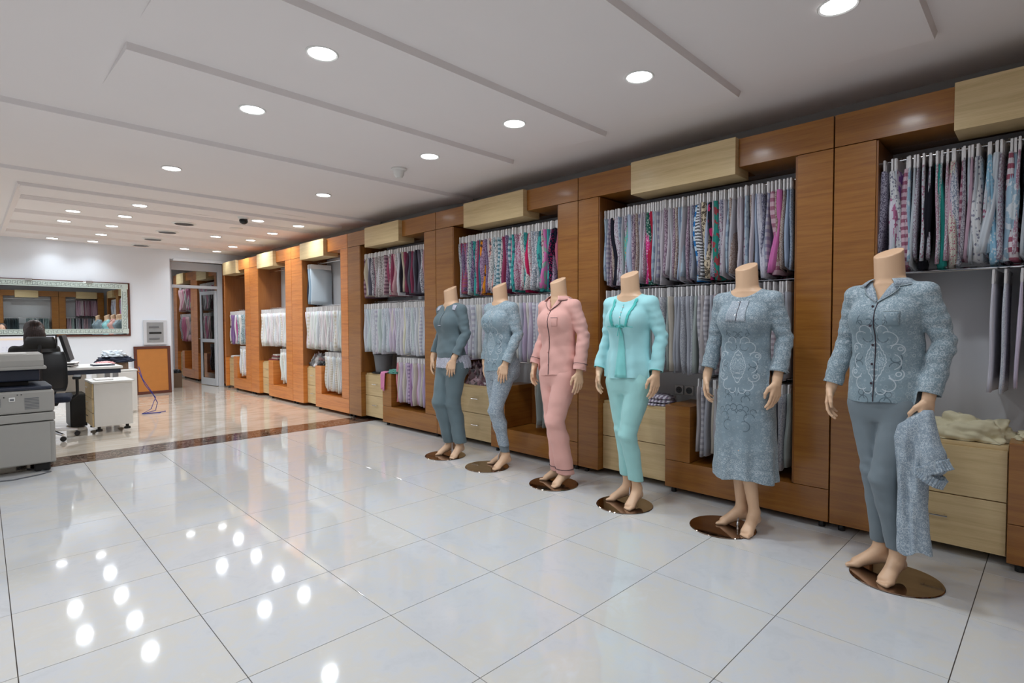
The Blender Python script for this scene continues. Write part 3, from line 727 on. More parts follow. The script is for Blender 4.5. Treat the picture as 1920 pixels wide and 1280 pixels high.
def v3(*a): return np.array(a, dtype=float)
def polar(o, d, l): return v3(*o)+v3(*d)*l
class Figure:
    """the pose of one shop mannequin; x to its left, front is -y"""
    def __init__(s, p):
        s.p = p
        L = p.get
        s.sh = {1: v3(.158, .012, 1.425), -1: v3(-.158, .012, 1.425)}
        s.el = {1: v3(*L('elL', (.212, .045, 1.19))), -1: v3(*L('elR', (-.205, .045, 1.19)))}
        s.wr = {1: v3(*L('wrL', (.214, -.045, .955))), -1: v3(*L('wrR', (-.222, -.045, .955)))}
        s.hip = {1: v3(.082, .005, .87), -1: v3(-.082, .005, .87)}
        s.kn = {1: v3(*L('knL', (.030, -.072, .515))), -1: v3(*L('knR', (-.044, -.008, .53)))}
        s.an = {1: v3(*L('anL', (.055, .020, .125))), -1: v3(*L('anR', (-.045, .055, .125)))}
        s.fd = {1: L('fdL', (0.02, -1, 0)), -1: L('fdR', (-.8, -.6, 0))}
    def arm(s, P, sd, k=.02, e=0.0, r=(.044, .037, .033, .025)):
        d = cap(P, s.sh[sd], s.el[sd], r[0]+e, r[1]-.004+e)
        return smin(d, cap(P, s.el[sd], s.wr[sd], r[2]+e, r[3]+e), .03)
    def hand(s, P, sd, curl):
        w0 = s.wr[sd]; dr = (w0-s.el[sd]); dr /= np.linalg.norm(dr)
        dn = dr*.55+v3(0, 0, -.45); dn /= np.linalg.norm(dn)
        m = v3(-sd, 0, 0)                      # palm faces the thigh
        m = m-dn*(m@dn); m /= np.linalg.norm(m)
        f = np.cross(dn, m)*1.0
        if f[1] > 0: f = -f                    # towards the front: the thumb side
        tw = s.p.get('handtwist', .35)
        f2 = f*math.cos(tw)+m*math.sin(tw); m = m*math.cos(tw)-f*math.sin(tw); f = f2
        d = cap(P, w0-dn*.02, w0+dn*.02, .025, .022)
        kn = []
        for i, (ff, l) in enumerate(((.030, .088), (.010, .092), (-.010, .088), (-.028, .080))):
            q = w0+dn*l+f*ff; kn.append(q)
            d = smin(d, cap(P, w0+dn*.028+f*ff*.55, q, .0155, .0108), .012)
        for i, (q, ls) in enumerate(zip(kn, ((.038, .024, .019), (.043, .027, .020), (.039, .025, .019), (.030, .019, .017)))):
            a = curl[0]+.06*i; o = q; r = (.0095, .0085, .0076, .0064) if i < 3 else (.0085, .0074, .0066, .0058)
            for j, l in enumerate(ls):
                dd = dn*math.cos(a)+m*math.sin(a)+f*(.06-.05*i); n_ = o+dd*l
                d = smin(d, cap(P, o, n_, r[j], r[j+1]), .004)
                o = n_; a += curl[1]
        t0 = w0+dn*.022+f*.018; t1 = w0+dn*.052+f*.045+m*.012; t2 = w0+dn*.083+f*(.053)+m*(.022+curl[2]*.5); t3 = w0+dn*.106+f*(.050-curl[2])+m*(.028+curl[2])
        d = smin(d, cap(P, t0, t1, .0145, .0125), .012); d = smin(d, cap(P, t1, t2, .0118, .0098), .005); d = smin(d, cap(P, t2, t3, .0095, .0074), .004)
        return d
    def leg(s, P, sd, e=0.0):
        h_, k_, a_ = s.hip[sd], s.kn[sd], s.an[sd]
        d = cap(P, h_, h_*.45+k_*.55, .088+e, .063+e)
        d = smin(d, cap(P, h_*.45+k_*.55, k_, .064+e, .048+e), .03)
        c_ = k_*.68+a_*.32+v3(0, .018, 0)
        d = smin(d, cap(P, k_, c_, .046+e, .050+e), .03)
        return smin(d, cap(P, c_, a_, .048+e, .029+e), .03)
    def foot(s, P, sd):
        a_ = s.an[sd]; f = v3(*s.fd[sd]); f /= np.linalg.norm(f); sx = v3(-f[1], f[0], 0)
        ball = v3(a_[0], a_[1], 0)+f*.105+v3(0, 0, .024)
        heel = a_-f*.032+v3(0, 0, -.052)
        d = cap(P, a_, a_+v3(0, 0, -.03)+f*.012, .030, .031)
        d = smin(d, cap(P, a_-f*.012+v3(0, 0, -.005), heel, .024, .023), .025)
        for q, r0, r1 in ((.021, .026, .0185), (0, .027, .018), (-.020, .024, .016)):
            d = smin(d, cap(P, a_+v3(0, 0, -.035)+f*.015, ball+sx*q*1.0, r0, r1), .02)
        d = smin(d, cap(P, heel, ball, .018, .013), .03)
        for i, q in enumerate((.026, .0105, -.001, -.0125, -.0235)):
            b0 = ball+sx*q-v3(0, 0, .004); L = (.042, .041, .037, .031, .024)[i]; r = (.0125, .0092, .0088, .0084, .0082)[i]
            d = smin(d, cap(P, b0-f*.005, b0+f*L-v3(0, 0, .020-r-.002), r, r*.86), .006 if i else .008)
        return d
    def torso(s, P):
        d = loft(P, [(1.47, 0, .015, .07, .055), (1.42, 0, .012, .125, .075), (1.36, 0, .005, .148, .092), (1.28, 0, .0, .142, .095), (1.20, 0, .0, .124, .086), (1.13, 0, .0, .114, .080), (1.04, 0, .004, .136, .092), (.95, 0, .010, .160, .105), (.87, 0, .012, .158, .100), (.82, 0, .012, .130, .085)])
        for x in (-1, 1):
            d = smin(d, ell(P, (.072*x, -.075, 1.315), (.062, .058, .062)), .03)
            d = smin(d, cap(P, (0, .018, 1.455), (.158*x, .014, 1.425), .040, .050), .04)
            d = smin(d, ell(P, (.078*x, .075, .90), (.082, .07, .10)), .04)
        return d
    def neck(s, P):
        X, Y, Z = P
        d = cap(P, (0, .022, 1.42), (0, -.006, 1.68), .067, .063)
        d = smin(d, cap(P, (-.10, .015, 1.452), (.10, .015, 1.452), .03, .03), .05)
        return d
    def bodyfn(s, X, Y, Z):
        P = (X, Y, Z)
        d = smin(s.torso(P), s.neck(P), .035)
        for sd in (-1, 1):
            d = smin(d, s.arm(P, sd), .02)
            d = smin(d, s.leg(P, sd, s.p.get('leg_e', -.012)), .02)
        cut = (Z-1.640)*.90-Y*.41-X*.06
        return np.maximum(d, cut)
def skin_mat(base, rough=.42, name='mannequin_skin'):
    t = NT(name); n = t.noise(t.coord(), 3, 2)
    return t.fin(t.mix(n, tuple(v*.96 for v in base[:3])+(1,), base), rough, 0, .45)
MAT['mannequin'] = skin_mat(rgb(224, 184, 150))

def to_obj(name, parts, mat, parent, solid=0.0, smooth=True):
    V = []; F = []; n = 0
    for v, f in parts:
        V.append(np.asarray(v)); ff = f.tolist() if isinstance(f, np.ndarray) else f
        F += [[i+n for i in q] for q in ff]; n += len(v)
    V = np.concatenate(V)
    me = bpy.data.meshes.new(name); me.from_pydata(V.tolist(), [], F); me.materials.append(mat)
    if smooth: me.shade_smooth()
    o = bpy.data.objects.new(name, me); link(o, parent)
    if solid:
        md = o.modifiers.new('thickness', 'SOLIDIFY'); md.thickness = solid; md.offset = -1
    return o

def front_y(fn, x, z, back=False):
    """surface of a garment seen from the front (or back) at x, z"""
    ys = np.linspace(-.32, .05, 380, dtype=f32) if not back else np.linspace(.32, -.05, 380, dtype=f32)
    X = np.full_like(ys, x); Z = np.full_like(ys, z)
    v = fn(X, ys, Z)
    k = np.argmax(v < 0)
    if v[k] >= 0: return 0.0
    if k == 0: return float(ys[0])
    a, b = v[k-1], v[k]
    return float(ys[k-1]+(ys[k]-ys[k-1])*a/(a-b))
def strip(fn, inner, outer, m=3, off=.004, lift=.0, back=False):
    """cloth patch between two outlines given as (x, z) on the front of a garment"""
    n = len(inner); V = []; F = []
    for i in range(n):
        for j in range(m+1):
            t = j/m; x = inner[i][0]*(1-t)+outer[i][0]*t; z = inner[i][1]*(1-t)+outer[i][1]*t
            y = front_y(fn, x, z, back)
            V.append((x, y+(off+lift*math.sin(PI*t))*(1 if back else -1), z))
    for i in range(n-1):
        for j in range(m): F.append([i*(m+1)+j, i*(m+1)+j+1, (i+1)*(m+1)+j+1, (i+1)*(m+1)+j])
    return np.array(V), F
def on_front(fn, pts, off=.003):
    return [(x, front_y(fn, x, z)-off, z) for x, z in pts]
def resample(pts, n):
    P = np.array(pts, float); d = np.r_[0, np.cumsum(np.linalg.norm(np.diff(P, axis=0), axis=1))]
    t = np.linspace(0, d[-1], n); return [tuple(np.interp(x, d, P[:, k]) for k in range(P.shape[1])) for x in t]

# ------------------------------------------------------------------ printed jersey materials
def jersey(name, c, rough=.85, extra=None):
    t = NT(name); v = t.coord()
    n = t.noise(v, 9, 3)
    base = t.mix(n, tuple(q*.93 for q in c[:3])+(1,), tuple(min(1, q*1.05) for q in c[:3])+(1,))
    t.bump(t.math('ADD', t.math('MULTIPLY', t.noise(v, 14, 2), 1.0), t.math('MULTIPLY', t.noise(v, 320, 1), .08)), .3, .004)
    return t.fin(base, rough, 0, .25, Sheen_Weight=.15)
def printed(name, base, light, dark, cz=1.09, medal=True, dense=0.0, allover=False, mh=.135):
    """grey jersey with white dotted rosettes; optional large scroll medallion on the front"""
    t = NT(name)
    co = t.n('ShaderNodeTexCoord'); v = co.outputs['Object']
    xyz = t.n('ShaderNodeSeparateXYZ', {0: v}); x, y, z = xyz.outputs
    ax = t.math('ABSOLUTE', x)
    M_ = t.math
    # all-over rosettes and specks
    wr = t.n('ShaderNodeTexNoise', {'Vector': v, 'Scale': 6.0, 'Detail': 1.0})
    vo = t.n('ShaderNodeTexVoronoi', {'Vector': v, 'Scale': 38.0, 'Randomness': .6})
    d = vo.outputs['Distance']
    ring = M_('LESS_THAN', M_('ABSOLUTE', M_('SUBTRACT', d, .33)), .05)
    dot = M_('LESS_THAN', d, .07)
    sp = t.n('ShaderNodeTexVoronoi', {'Vector': v, 'Scale': 110.0, 'Randomness': .9})
    speck = M_('LESS_THAN', sp.outputs['Distance'], .26)
    sq = t.noise(v, 95, 2, .5)
    squig = M_('LESS_THAN', M_('ABSOLUTE', M_('SUBTRACT', sq, .5)), .024)
    small = M_('MAXIMUM', M_('MULTIPLY', speck, .55), M_('MULTIPLY', squig, .85))
    big = M_('MAXIMUM', ring, dot)
    if allover:
        pat = M_('MAXIMUM', M_('MULTIPLY', big, .8), small); lt = M_('MULTIPLY', pat, .78); dk = 0.0
        col = t.mix(lt, base, light)
    else:
        side = M_('MULTIPLY', M_('SUBTRACT', ax, .105), 14.0, clamp=True)
        top = M_('MULTIPLY', M_('SUBTRACT', z, cz+.20), 18.0, clamp=True)
        lowr = M_('MULTIPLY', M_('SUBTRACT', .62, z), 5.0, clamp=True)
        edge = M_('MAXIMUM', side, top)
        if medal == 'dress': edge = M_('MAXIMUM', edge, lowr)
        lt = M_('MAXIMUM', M_('MULTIPLY', big, M_('ADD', .18, M_('MULTIPLY', edge, .45))), M_('MULTIPLY', small, M_('MULTIPLY', edge, .75)))
        front = M_('LESS_THAN', y, 0.0)
        def vec(a, b): return t.n('ShaderNodeCombineXYZ', {'X': a, 'Y': b}).outputs[0]
        zz = M_('SUBTRACT', z, cz)
        def circ(cx, cy, r, wd, half=None):
            dx = M_('SUBTRACT', ax, cx); dy = M_('SUBTRACT', zz, cy)
            q = M_('SQRT', M_('ADD', M_('MULTIPLY', dx, dx), M_('MULTIPLY', dy, dy)))
            f = M_('LESS_THAN', M_('ABSOLUTE', M_('SUBTRACT', q, r)), wd)
            if half is not None:      # keep part of the circle only
                sgn, cc = half
                f = M_('MULTIPLY', f, M_('GREATER_THAN', M_('ADD', M_('MULTIPLY', dx, sgn[0]), M_('MULTIPLY', dy, sgn[1])), cc))
            return f
        W = .0022
        # pointed oval: a wavy lens with inner petals
        u = M_('DIVIDE', ax, .048); vv = M_('DIVIDE', zz, .098)
        ang = M_('ARCTAN2', zz, M_('ADD', ax, .0001))
        q = M_('ADD', M_('POWER', u, 1.35), M_('POWER', M_('ABSOLUTE', vv), 1.35))
        q = M_('ADD', q, M_('MULTIPLY', M_('SINE', M_('MULTIPLY', ang, 18.0)), .045))
        lens = M_('LESS_THAN', M_('ABSOLUTE', M_('SUBTRACT', q, 1.0)), .055)
        pet = M_('ABSOLUTE', M_('SINE', M_('MULTIPLY', ang, 5.0)))
        inn = M_('MULTIPLY', M_('LESS_THAN', M_('ABSOLUTE', M_('SUBTRACT', M_('FRACT', M_('ADD', M_('MULTIPLY', q, 2.6), M_('MULTIPLY', pet, .8))), .5)), .13), M_('LESS_THAN', q, .8))
        white = M_('MAXIMUM', lens, M_('MULTIPLY', inn, .85))
        for a in ((.062, .112, .034, W, ((1, .4), -.012)), (.040, .150, .026, W, ((0, 1), -.008)), (.094, .060, .026, W, ((.6, 1), -.012)), (.092, -.060, .028, W, ((.6, -1), -.012)), (.060, -.112, .032, W, ((1, -.5), -.012)), (.030, -.140, .022, W, ((-.2, -1), -.008)), (.104, .064, .009, W, None), (.100, -.058, .010, W, None), (.070, .0, .038, W, ((1, 0), .012))):
            white = M_('MAXIMUM', white, circ(*a))
        dark_ = circ(.035, .118, .024, W, ((-.4, -1), -.006))
        for a in ((.088, .020, .022, W, ((.4, -1), -.008)), (.085, -.025, .022, W, ((.4, 1), -.008)), (.036, .205, .030, W, ((.5, -1), -.01)), (.030, -.175, .022, W, ((.3, 1), -.01)), (.052, -.200, .024, W, ((-.3, 1), -.01)), (.020, .190, .018, W, ((-1, 0), -.01)), (.064, -.160, .014, W, None), (.060, .190, .012, W, ((0, 1), -.005))):
            dark_ = M_('MAXIMUM', dark_, circ(*a))
        if medal == 'dress':
            for a in ((.03, -.29, .03, W, ((.5, 1), -.01)), (.075, -.31, .028, W, ((-.5, 1), -.01)), (.05, -.36, .03, W, ((1, .2), -.01)), (.02, -.25, .02, W, None), (.095, -.27, .015, W, ((0, 1), -.006)), (.055, -.255, .016, W, ((1, 1), -.006))):
                dark_ = M_('MAXIMUM', dark_, circ(*a))
        lt = M_('MAXIMUM', lt, M_('MULTIPLY', M_('MULTIPLY', white, front), .72))
        body = M_('LESS_THAN', ax, .16)
        dk = M_('MULTIPLY', M_('MULTIPLY', dark_, front), .75)
        col = t.mix(dk, base, dark)
        col = t.mix(lt, col, light)
    t.bump(t.math('ADD', t.noise(v, 14, 2), t.math('MULTIPLY', t.noise(v, 320, 1), .08)), .3, .004)
    return t.fin(col, .85, 0, .25, Sheen_Weight=.15)
GREYB = rgb(132, 148, 158)
MAT['slate'] = jersey('slate_green_jersey', rgb(104, 120, 126))
MAT['slate_leg'] = jersey('slate_grey_jersey', rgb(116, 127, 134))
MAT['pinkj'] = jersey('salmon_pink_jersey', rgb(226, 172, 162))
MAT['aqua'] = jersey('pale_aqua_jersey', rgb(166, 220, 224))
MAT['aqua2'] = jersey('aqua_inner_panel', rgb(132, 208, 206))
MAT['aqua_leg'] = jersey('aqua_trouser_jersey', rgb(160, 210, 208))
MAT['teal_lace'] = jersey('teal_lace', rgb(86, 190, 184))
MAT['lace'] = printed('pale_lilac_lace', rgb(168, 168, 182), rgb(222, 222, 232), GREYB, allover=True)
MAT['pip'] = simple('dark_piping', rgb(52, 36, 48), .7)
MAT['pip_l'] = simple('pale_piping', rgb(172, 186, 192), .7)
WHT = rgb(196, 204, 210); DRK = rgb(74, 88, 98)
MAT['print6'] = printed('printed_jersey_scroll', rgb(126, 144, 153), WHT, DRK, cz=1.10)
MAT['print2'] = printed('printed_jersey_round_neck', rgb(132, 152, 162), WHT, DRK, cz=1.12)
MAT['lace_grey'] = printed('pale_grey_lace', rgb(150, 160, 170), rgb(200, 206, 212), DRK, allover=True)
MAT['printD'] = printed('printed_jersey_nightdress', rgb(126, 143, 153), WHT, DRK, cz=1.03, medal='dress')
MAT['allover'] = printed('printed_jersey_allover', rgb(134, 148, 160), WHT, DRK, allover=True)

# ------------------------------------------------------------------ clothes builders
def folds(X, Y, Z, amp, seed=0.0):
    return amp*(np.sin(38*Z+22*X+seed+2.2*np.sin(14*X+seed))*.5+np.sin(70*Z-30*X+17*Y+seed*2)*.28+np.sin(24*X*1.7+9*Z+seed*3)*.22)
def top_fn(fig, tab, sleeve, sl_r, amp, seed, bust=True, gather=None):
    def fn(X, Y, Z):
        P = (X, Y, Z)
        d = loft(P, tab, 2.25)
        if bust:
            for x in (-1, 1): d = smin(d, ell(P, (.070*x, -.070, 1.31), (.070, .068, .076)), .055)
        for x in (-1, 1):
            d = smin(d, cap(P, (0, .018, 1.458), (.158*x, .014, 1.428), .047, .056), .045)
        for sd in (-1, 1):
            s_, e_, w_ = fig.sh[sd], fig.el[sd], fig.wr[sd]
            dd = (w_-e_); end = e_+dd*sleeve
            a = cap(P, s_, e_, sl_r[0], sl_r[1])
            b = cap(P, e_, end+dd/np.linalg.norm(dd)*.06, sl_r[1], sl_r[2])
            arm = smin(a, b, .010)
            de = np.sqrt((X-e_[0])**2+(Y-e_[1])**2+(Z-e_[2])**2)
            arm = arm+.0045*np.exp(-(de/.08)**2)*(.9+.8*np.sin(95*Z+40*Y))+.0022*np.sin(50*Z+60*X)+.0012*np.sin(120*Z-50*Y)
            d = smin(d, arm, .014)
        d = d+folds(X, Y, Z, amp, seed)*np.clip((1.36-Z)*5, .15, 1)
        if gather: d = d+gather(X, Y, Z)
        return d
    fn.tab = tab
    return fn
def cut_top(fig, V, F, hem, sleeve, neckg):
    V, F = clip_mesh(V, F, hem)
    for sd in (-1, 1):
        e_, w_ = fig.el[sd], fig.wr[sd]; dd = w_-e_; end = e_+dd*sleeve; u = dd/np.linalg.norm(dd)
        def g(x, y, z, end=end, u=u, e_=e_, sd=sd):
            s = -((x-end[0])*u[0]+(y-end[1])*u[1]+(z-end[2])*u[2])
            # radial distance from the forearm axis: only the sleeve is cut
            q = np.stack([x-e_[0], y-e_[1], z-e_[2]]); t = q[0]*u[0]+q[1]*u[1]+q[2]*u[2]
            r = np.sqrt(np.maximum(0, (q**2).sum(0)-t*t))
            return np.maximum(s, (r-.062)*4)
        V, F = clip_mesh(np.asarray(V), F, g)
    V, F = clip_mesh(np.asarray(V), F, neckg)
    return V, F
def round_neck(c=(0, -.012, 1.535), r=.098):
    return lambda x, y, z: np.sqrt((x-c[0])**2+(y-c[1])**2+((z-c[2]))**2)-r
def v_neck(zv, slope, c=(0, .0, 1.545), r=.102):
    def g(x, y, z):
        a = np.sqrt((x-c[0])**2+(y-c[1])**2+((z-c[2]))**2)-r
        b = np.abs(x)-np.maximum(0, z-zv)*slope
        b = np.where(z < zv, np.sqrt(x*x+(z-zv)**2), b)
        b = np.where(y > .02, 1.0, b)
        return np.minimum(a, b)
    return g
def legs_fn(fig, prof, amp, seed, crotch=.80):
    """prof: extra radius of thigh, knee, calf, hem"""
    def fn(X, Y, Z):
        P = (X, Y, Z); d = loft(P, [(1.02, 0, .006, .140, .098), (.95, 0, .012, .166, .112), (.88, 0, .014, .174, .116), (.82, 0, .014, .166, .108), (.795, 0, .012, .15, .095)], 2.3)
        lg = None
        for sd in (-1, 1):
            h_, k_, a_ = fig.hip[sd], fig.kn[sd], fig.an[sd]
            l = cap(P, h_, k_, .096+prof[0], .057+prof[1])
            c_ = k_*.66+a_*.34+v3(0, .014, 0)
            l = smin(l, cap(P, k_, c_, .060+prof[1], .056+prof[2]), .018)
            ext = a_+(a_-c_)*.3
            l = smin(l, cap(P, c_, ext, .055+prof[2], prof[3]), .018)
            dk = np.sqrt((X-k_[0])**2+(Y-k_[1])**2+(Z-k_[2])**2)
            l = l+.0035*np.exp(-(dk/.08)**2)*np.sin(95*Z+30*X)
            d = smin(d, l, .020) if lg is None else smin(d, l, .004+.02*np.clip((Z-.74)*9, 0, 1))
            lg = 1
            d = smin(d, ell(P, (.08*sd, .075, .90), (.088, .078, .105)), .04)
        return d+folds(X, Y, Z, amp, seed)*np.clip((.98-Z)*3, 0, 1)
    return fn
def tube_obj(name, pts, r, mat, parent, seg=6):
    return B().tube(pts, r, seg).obj(name, mat, parent, True)
def buttons(fn, parent, pts, r, mat):
    for x, z in pts:
        y = front_y(fn, x, z)
        b = B().lathe([(r, 0), (r, .0016), (r*.75, .0026)], seg=10)
        bmesh.ops.rotate(b.bm, verts=b.bm.verts, cent=(0, 0, 0), matrix=Matrix.Rotation(PI/2, 3, 'X'))
        o = b.obj('button', mat, parent, True); o.location = (x, y-.003, z)

def mannequin(loc, phi, label, pose, sleeve_end, legvis, base=(0, 0)):
    t = thing('mannequin', label, 'mannequin', (loc[0], loc[1], 0), -PI/2-math.radians(phi), 'dressed headless mannequins')
    fig = Figure(pose)
    parts = []
    lo_z = .26
    def main(X, Y, Z): return fig.bodyfn(X, Y, Z)
    parts.append(surf(main, (-.30, -.20, .28), (.30, .22, 1.50), .0095))
    V, F = clip_mesh(*parts[0], lambda x, y, z: np.where(np.abs(x) > .17, z-(min(fig.wr[1][2], fig.wr[-1][2])+.02), 1.0))
    parts[0] = (V, F)
    parts.append(surf(main, (-.16, -.12, 1.40), (.16, .12, 1.70), .0042))
    for sd in (-1, 1):
        def ff(X, Y, Z, sd=sd):
            P = (X, Y, Z); return smin(fig.leg(P, sd), fig.foot(P, sd), .02)
        a = fig.an[sd]
        parts.append(surf(ff, (a[0]-.17, a[1]-.19, -.01), (a[0]+.11, a[1]+.10, .29), .0045))
        wv = fig.wr[sd]
        def hf(X, Y, Z, sd=sd):
            P = (X, Y, Z); return smin(fig.arm(P, sd), fig.hand(P, sd, pose.get('curl', {}).get(sd, (.15, .28, .0))), .01)
        parts.append(surf(hf, (wv[0]-.10, wv[1]-.12, wv[2]-.22), (wv[0]+.10, wv[1]+.11, wv[2]+.07), .0034))
    o = to_obj('body', parts, MAT['mannequin'], t)
    # round mirror-polished base with the calf rod
    th_ = PI/2+math.radians(phi); ddx, ddy = base[0]-loc[0], base[1]-loc[1]
    bx, by = ddx*math.cos(th_)-ddy*math.sin(th_), ddx*math.sin(th_)+ddy*math.cos(th_)
    b = B().lathe([(.196, 0), (.199, .003), (.196, .0065), (.02, .0085)], (bx, by, 0), 64).obj('base_plate', MAT['bronze'], t, True)
    rx, ry = bx*.4-.005, by*.4+.045
    B().tube([(rx, ry, .006), (rx, ry, .09), (fig.kn[-1][0]*.4+fig.an[-1][0]*.6, fig.an[-1][1]+.035, .30)], .0055, 10).lathe([(.011, .006), (.011, .03), (.008, .034)], (rx, ry, 0), 14).lathe([(.010, .055), (.010, .07)], (rx, ry, 0), 14).obj('support_rod', MAT['chrome'], t, True)
    return t, fig
Z0 = .001
TOPTAB = lambda w, h, hz, sl=0: [(1.48, 0, .016, .075, .062), (1.43, 0, .013, .135, .084), (1.36, 0, .006, .158, .102), (1.28, 0, .0, .155, .108), (1.20, 0, .0, w, .102), (1.12, 0, .002, w-.002, .102), (1.03, 0, .006, (w+h)/2+.006, .112), (.95, 0, .010, h, .120), (hz-.08, 0, .012, h+.003, .124)]
def pyjama_collar(t, fn, mat, pipmat, zv, w=.060):
    """notched lapels lying on the chest and a collar round the back of the neck"""
    for sd in (1, -1):
        inner = resample([(0.002*sd, zv), (.030*sd, zv+.062), (.058*sd, zv+.110)], 9)
        outer = resample([(0.004*sd, zv-.003), (.052*sd, zv+.030), (.082*sd, zv+.060), (.078*sd, zv+.072), (.072*sd, zv+.078)], 9)
        v, f = strip(fn, inner, outer, 4, .006, .004)
        to_obj('lapel', [(v, f)], mat, t, .003)
        pts = [(x, front_y(fn, x, z)-.008, z) for x, z in outer]
        tube_obj('piping', pts, .0021, pipmat, t)
        # collar leaf, from the notch up and round to the back of the neck
        V = []; F = []; n = 12; edge = []
        for i in range(n):
            s = i/(n-1); a = math.radians(35+s*145)        # angle from the front
            rin = .069+.004*math.sin(PI*s); 
            xi, yi = sd*math.sin(a)*rin, -math.cos(a)*rin+.012
            zi = zv+.112+(1.512-(zv+.112))*min(1, s*1.9)
            wd = .040+.012*math.sin(PI*min(1, s*1.4))
            xo, yo = sd*math.sin(a)*(rin+wd), -math.cos(a)*(rin+wd)+.012
            zo = zi-.026-.012*(1-s)
            if s < .25: zo = zi-.040; xo = sd*(.074+.02*s); 
            for j in range(4):
                q = j/3; x, y, z = xi+(xo-xi)*q, yi+(yo-yi)*q, zi+(zo-zi)*q+.006*math.sin(PI*q)
                if s < .55: y = min(y, front_y(fn, x, z)-.006) if abs(x) < .12 and front_y(fn, x, z) < 0 else y
                V.append((x, y, z))
            edge.append(V[-1])
        for i in range(n-1):
            for j in range(3): F.append([i*4+j, i*4+j+1, (i+1)*4+j+1, (i+1)*4+j])
        to_obj('collar', [(np.array(V), F)], mat, t, .003)
        tube_obj('piping', edge, .0021, pipmat, t)
def sleeve_ring(fig, sd, frac, r, mat, t, name='cuff_piping', tr=.002):
    e_, w_ = fig.el[sd], fig.wr[sd]; dd = w_-e_; c = e_+dd*frac; u = Vector(dd/np.linalg.norm(dd))
    a = u.orthogonal().normalized(); b = u.cross(a)
    pts = [Vector(c)+(a*math.cos(k*PI/9)+b*math.sin(k*PI/9))*r for k in range(19)]
    tube_obj(name, pts, tr, mat, t)
def ring_on(fn, z, cx, cy, rmax, mat, t, name, tr=.002, off=.001, n=40):
    """piping ring round a leg or a hem: where the field crosses zero going outwards"""
    rs = np.linspace(.01, rmax, 220, dtype=f32); pts = []
    for k in range(n+1):
        a = 2*PI*k/n
        v = fn(cx+np.cos(a).astype(f32)*rs if hasattr(np.cos(a), 'astype') else cx+math.cos(a)*rs, cy+math.sin(a)*rs, np.full_like(rs, z))
        i = int(np.argmax(v > 0)); r = float(rs[i])+off
        pts.append((cx+math.cos(a)*r, cy+math.sin(a)*r, z))
    return tube_obj(name, pts, tr, mat, t)
SH_LO, SH_HI = (-.34, -.24, .80), (.34, .24, 1.56)
def make_top(t, fig, fn, mat, hemz, sleeve, neckg, name='pyjama_top', h=.0075, lo=None, hemf=None):
    V, F = surf(fn, lo or (SH_LO[0], SH_LO[1], hemz-.03), SH_HI, h)
    hem = hemf or (lambda x, y, z: z-(hemz+.006*np.sin(x*22)+.004*np.sin(y*31)))
    def hem2(x, y, z):      # only the body, the sleeves end elsewhere
        r = np.sqrt((x/.205)**2+(y/.19)**2)
        return np.where(r > 1.0, 1.0, hem(x, y, z))
    V, F = clip_mesh(V, F, lambda x, y, z: hem(x, y, z) if lo is not None else hem(x, y, z))
    for sd in (-1, 1):
        e_, w_ = fig.el[sd], fig.wr[sd]; dd = w_-e_; end = e_+dd*sleeve; u = dd/np.linalg.norm(dd)
        def g(x, y, z, end=end, u=u, e_=e_, sd=sd):
            s = -((x-end[0])*u[0]+(y-end[1])*u[1]+(z-end[2])*u[2])
            q = np.stack([x-e_[0], y-e_[1], z-e_[2]]); tt = q[0]*u[0]+q[1]*u[1]+q[2]*u[2]
            r = np.sqrt(np.maximum(0, (q**2).sum(0)-tt*tt))
            return np.maximum(np.maximum(s, (r-.060)*4), .013-loft((x, y, z), fn.tab, 2.25))
        V, F = clip_mesh(np.asarray(V), F, g)
    V, F = clip_mesh(np.asarray(V), F, neckg)
    return to_obj(name, [(V, F)], mat, t, .0025)
def make_legs(t, fig, fn, mat, hemz, name='trousers', h=.008):
    V, F = surf(fn, (-.24, -.20, min(hemz)-.04), (.24, .20, 1.0), h)
    def g(x, y, z):
        mid = (fig.an[1][0]+fig.an[-1][0])/2
        return z-np.where(x > mid, hemz[1], hemz[0])-.004*np.sin(x*40)
    V, F = clip_mesh(V, F, g)
    return to_obj(name, [(V, F)], mat, t, .0025)

# ---- 6: nearest, grey printed pyjama jacket, slate leggings, holds folded trousers
p6 = dict(elL=(.225, .045, 1.20), wrL=(.205, -.04, .935), elR=(-.222, .04, 1.20), wrR=(-.262, -.03, .945), curl={1: (.9, .75, .018), -1: (.25, .35, .0)})
t, fig = mannequin((3.255, .57), 18, 'headless mannequin in a printed collared pyjama jacket and slate leggings, holding folded trousers', p6, .97, 0, (3.264, .519))
fn = top_fn(fig, TOPTAB(.160, .176, .88), .93, (.058, .051, .046), .0035, .4)
make_top(t, fig, fn, MAT['print6'], .895, .93, v_neck(1.395, .50), 'pyjama_jacket')
pyjama_collar(t, fn, MAT['allover'], MAT['pip_l'], 1.395)
tube_obj('front_edge', on_front(fn, [(.004-.006*k/12, 1.39-.49*k/12) for k in range(13)], .003), .0022, MAT['pip'], t)
buttons(fn, t, [(-.012, 1.37-.095*k) for k in range(5)], .0062, MAT['pip'])
v, f = strip(fn, [(.052, 1.345-.07*k/5) for k in range(6)], [(.118, 1.345-.07*k/5) for k in range(6)], 6, .004)
to_obj('chest_pocket', [(v, f)], MAT['print6'], t, .002); tube_obj('pocket_piping', on_front(fn, [(.052+.066*k/6, 1.345) for k in range(7)], .006), .002, MAT['pip_l'], t)
lf = legs_fn(fig, (.0, .0, .0, .036), .0018, 1.0)
make_legs(t, fig, lf, MAT['slate_leg'], (.165, .16), 'leggings')

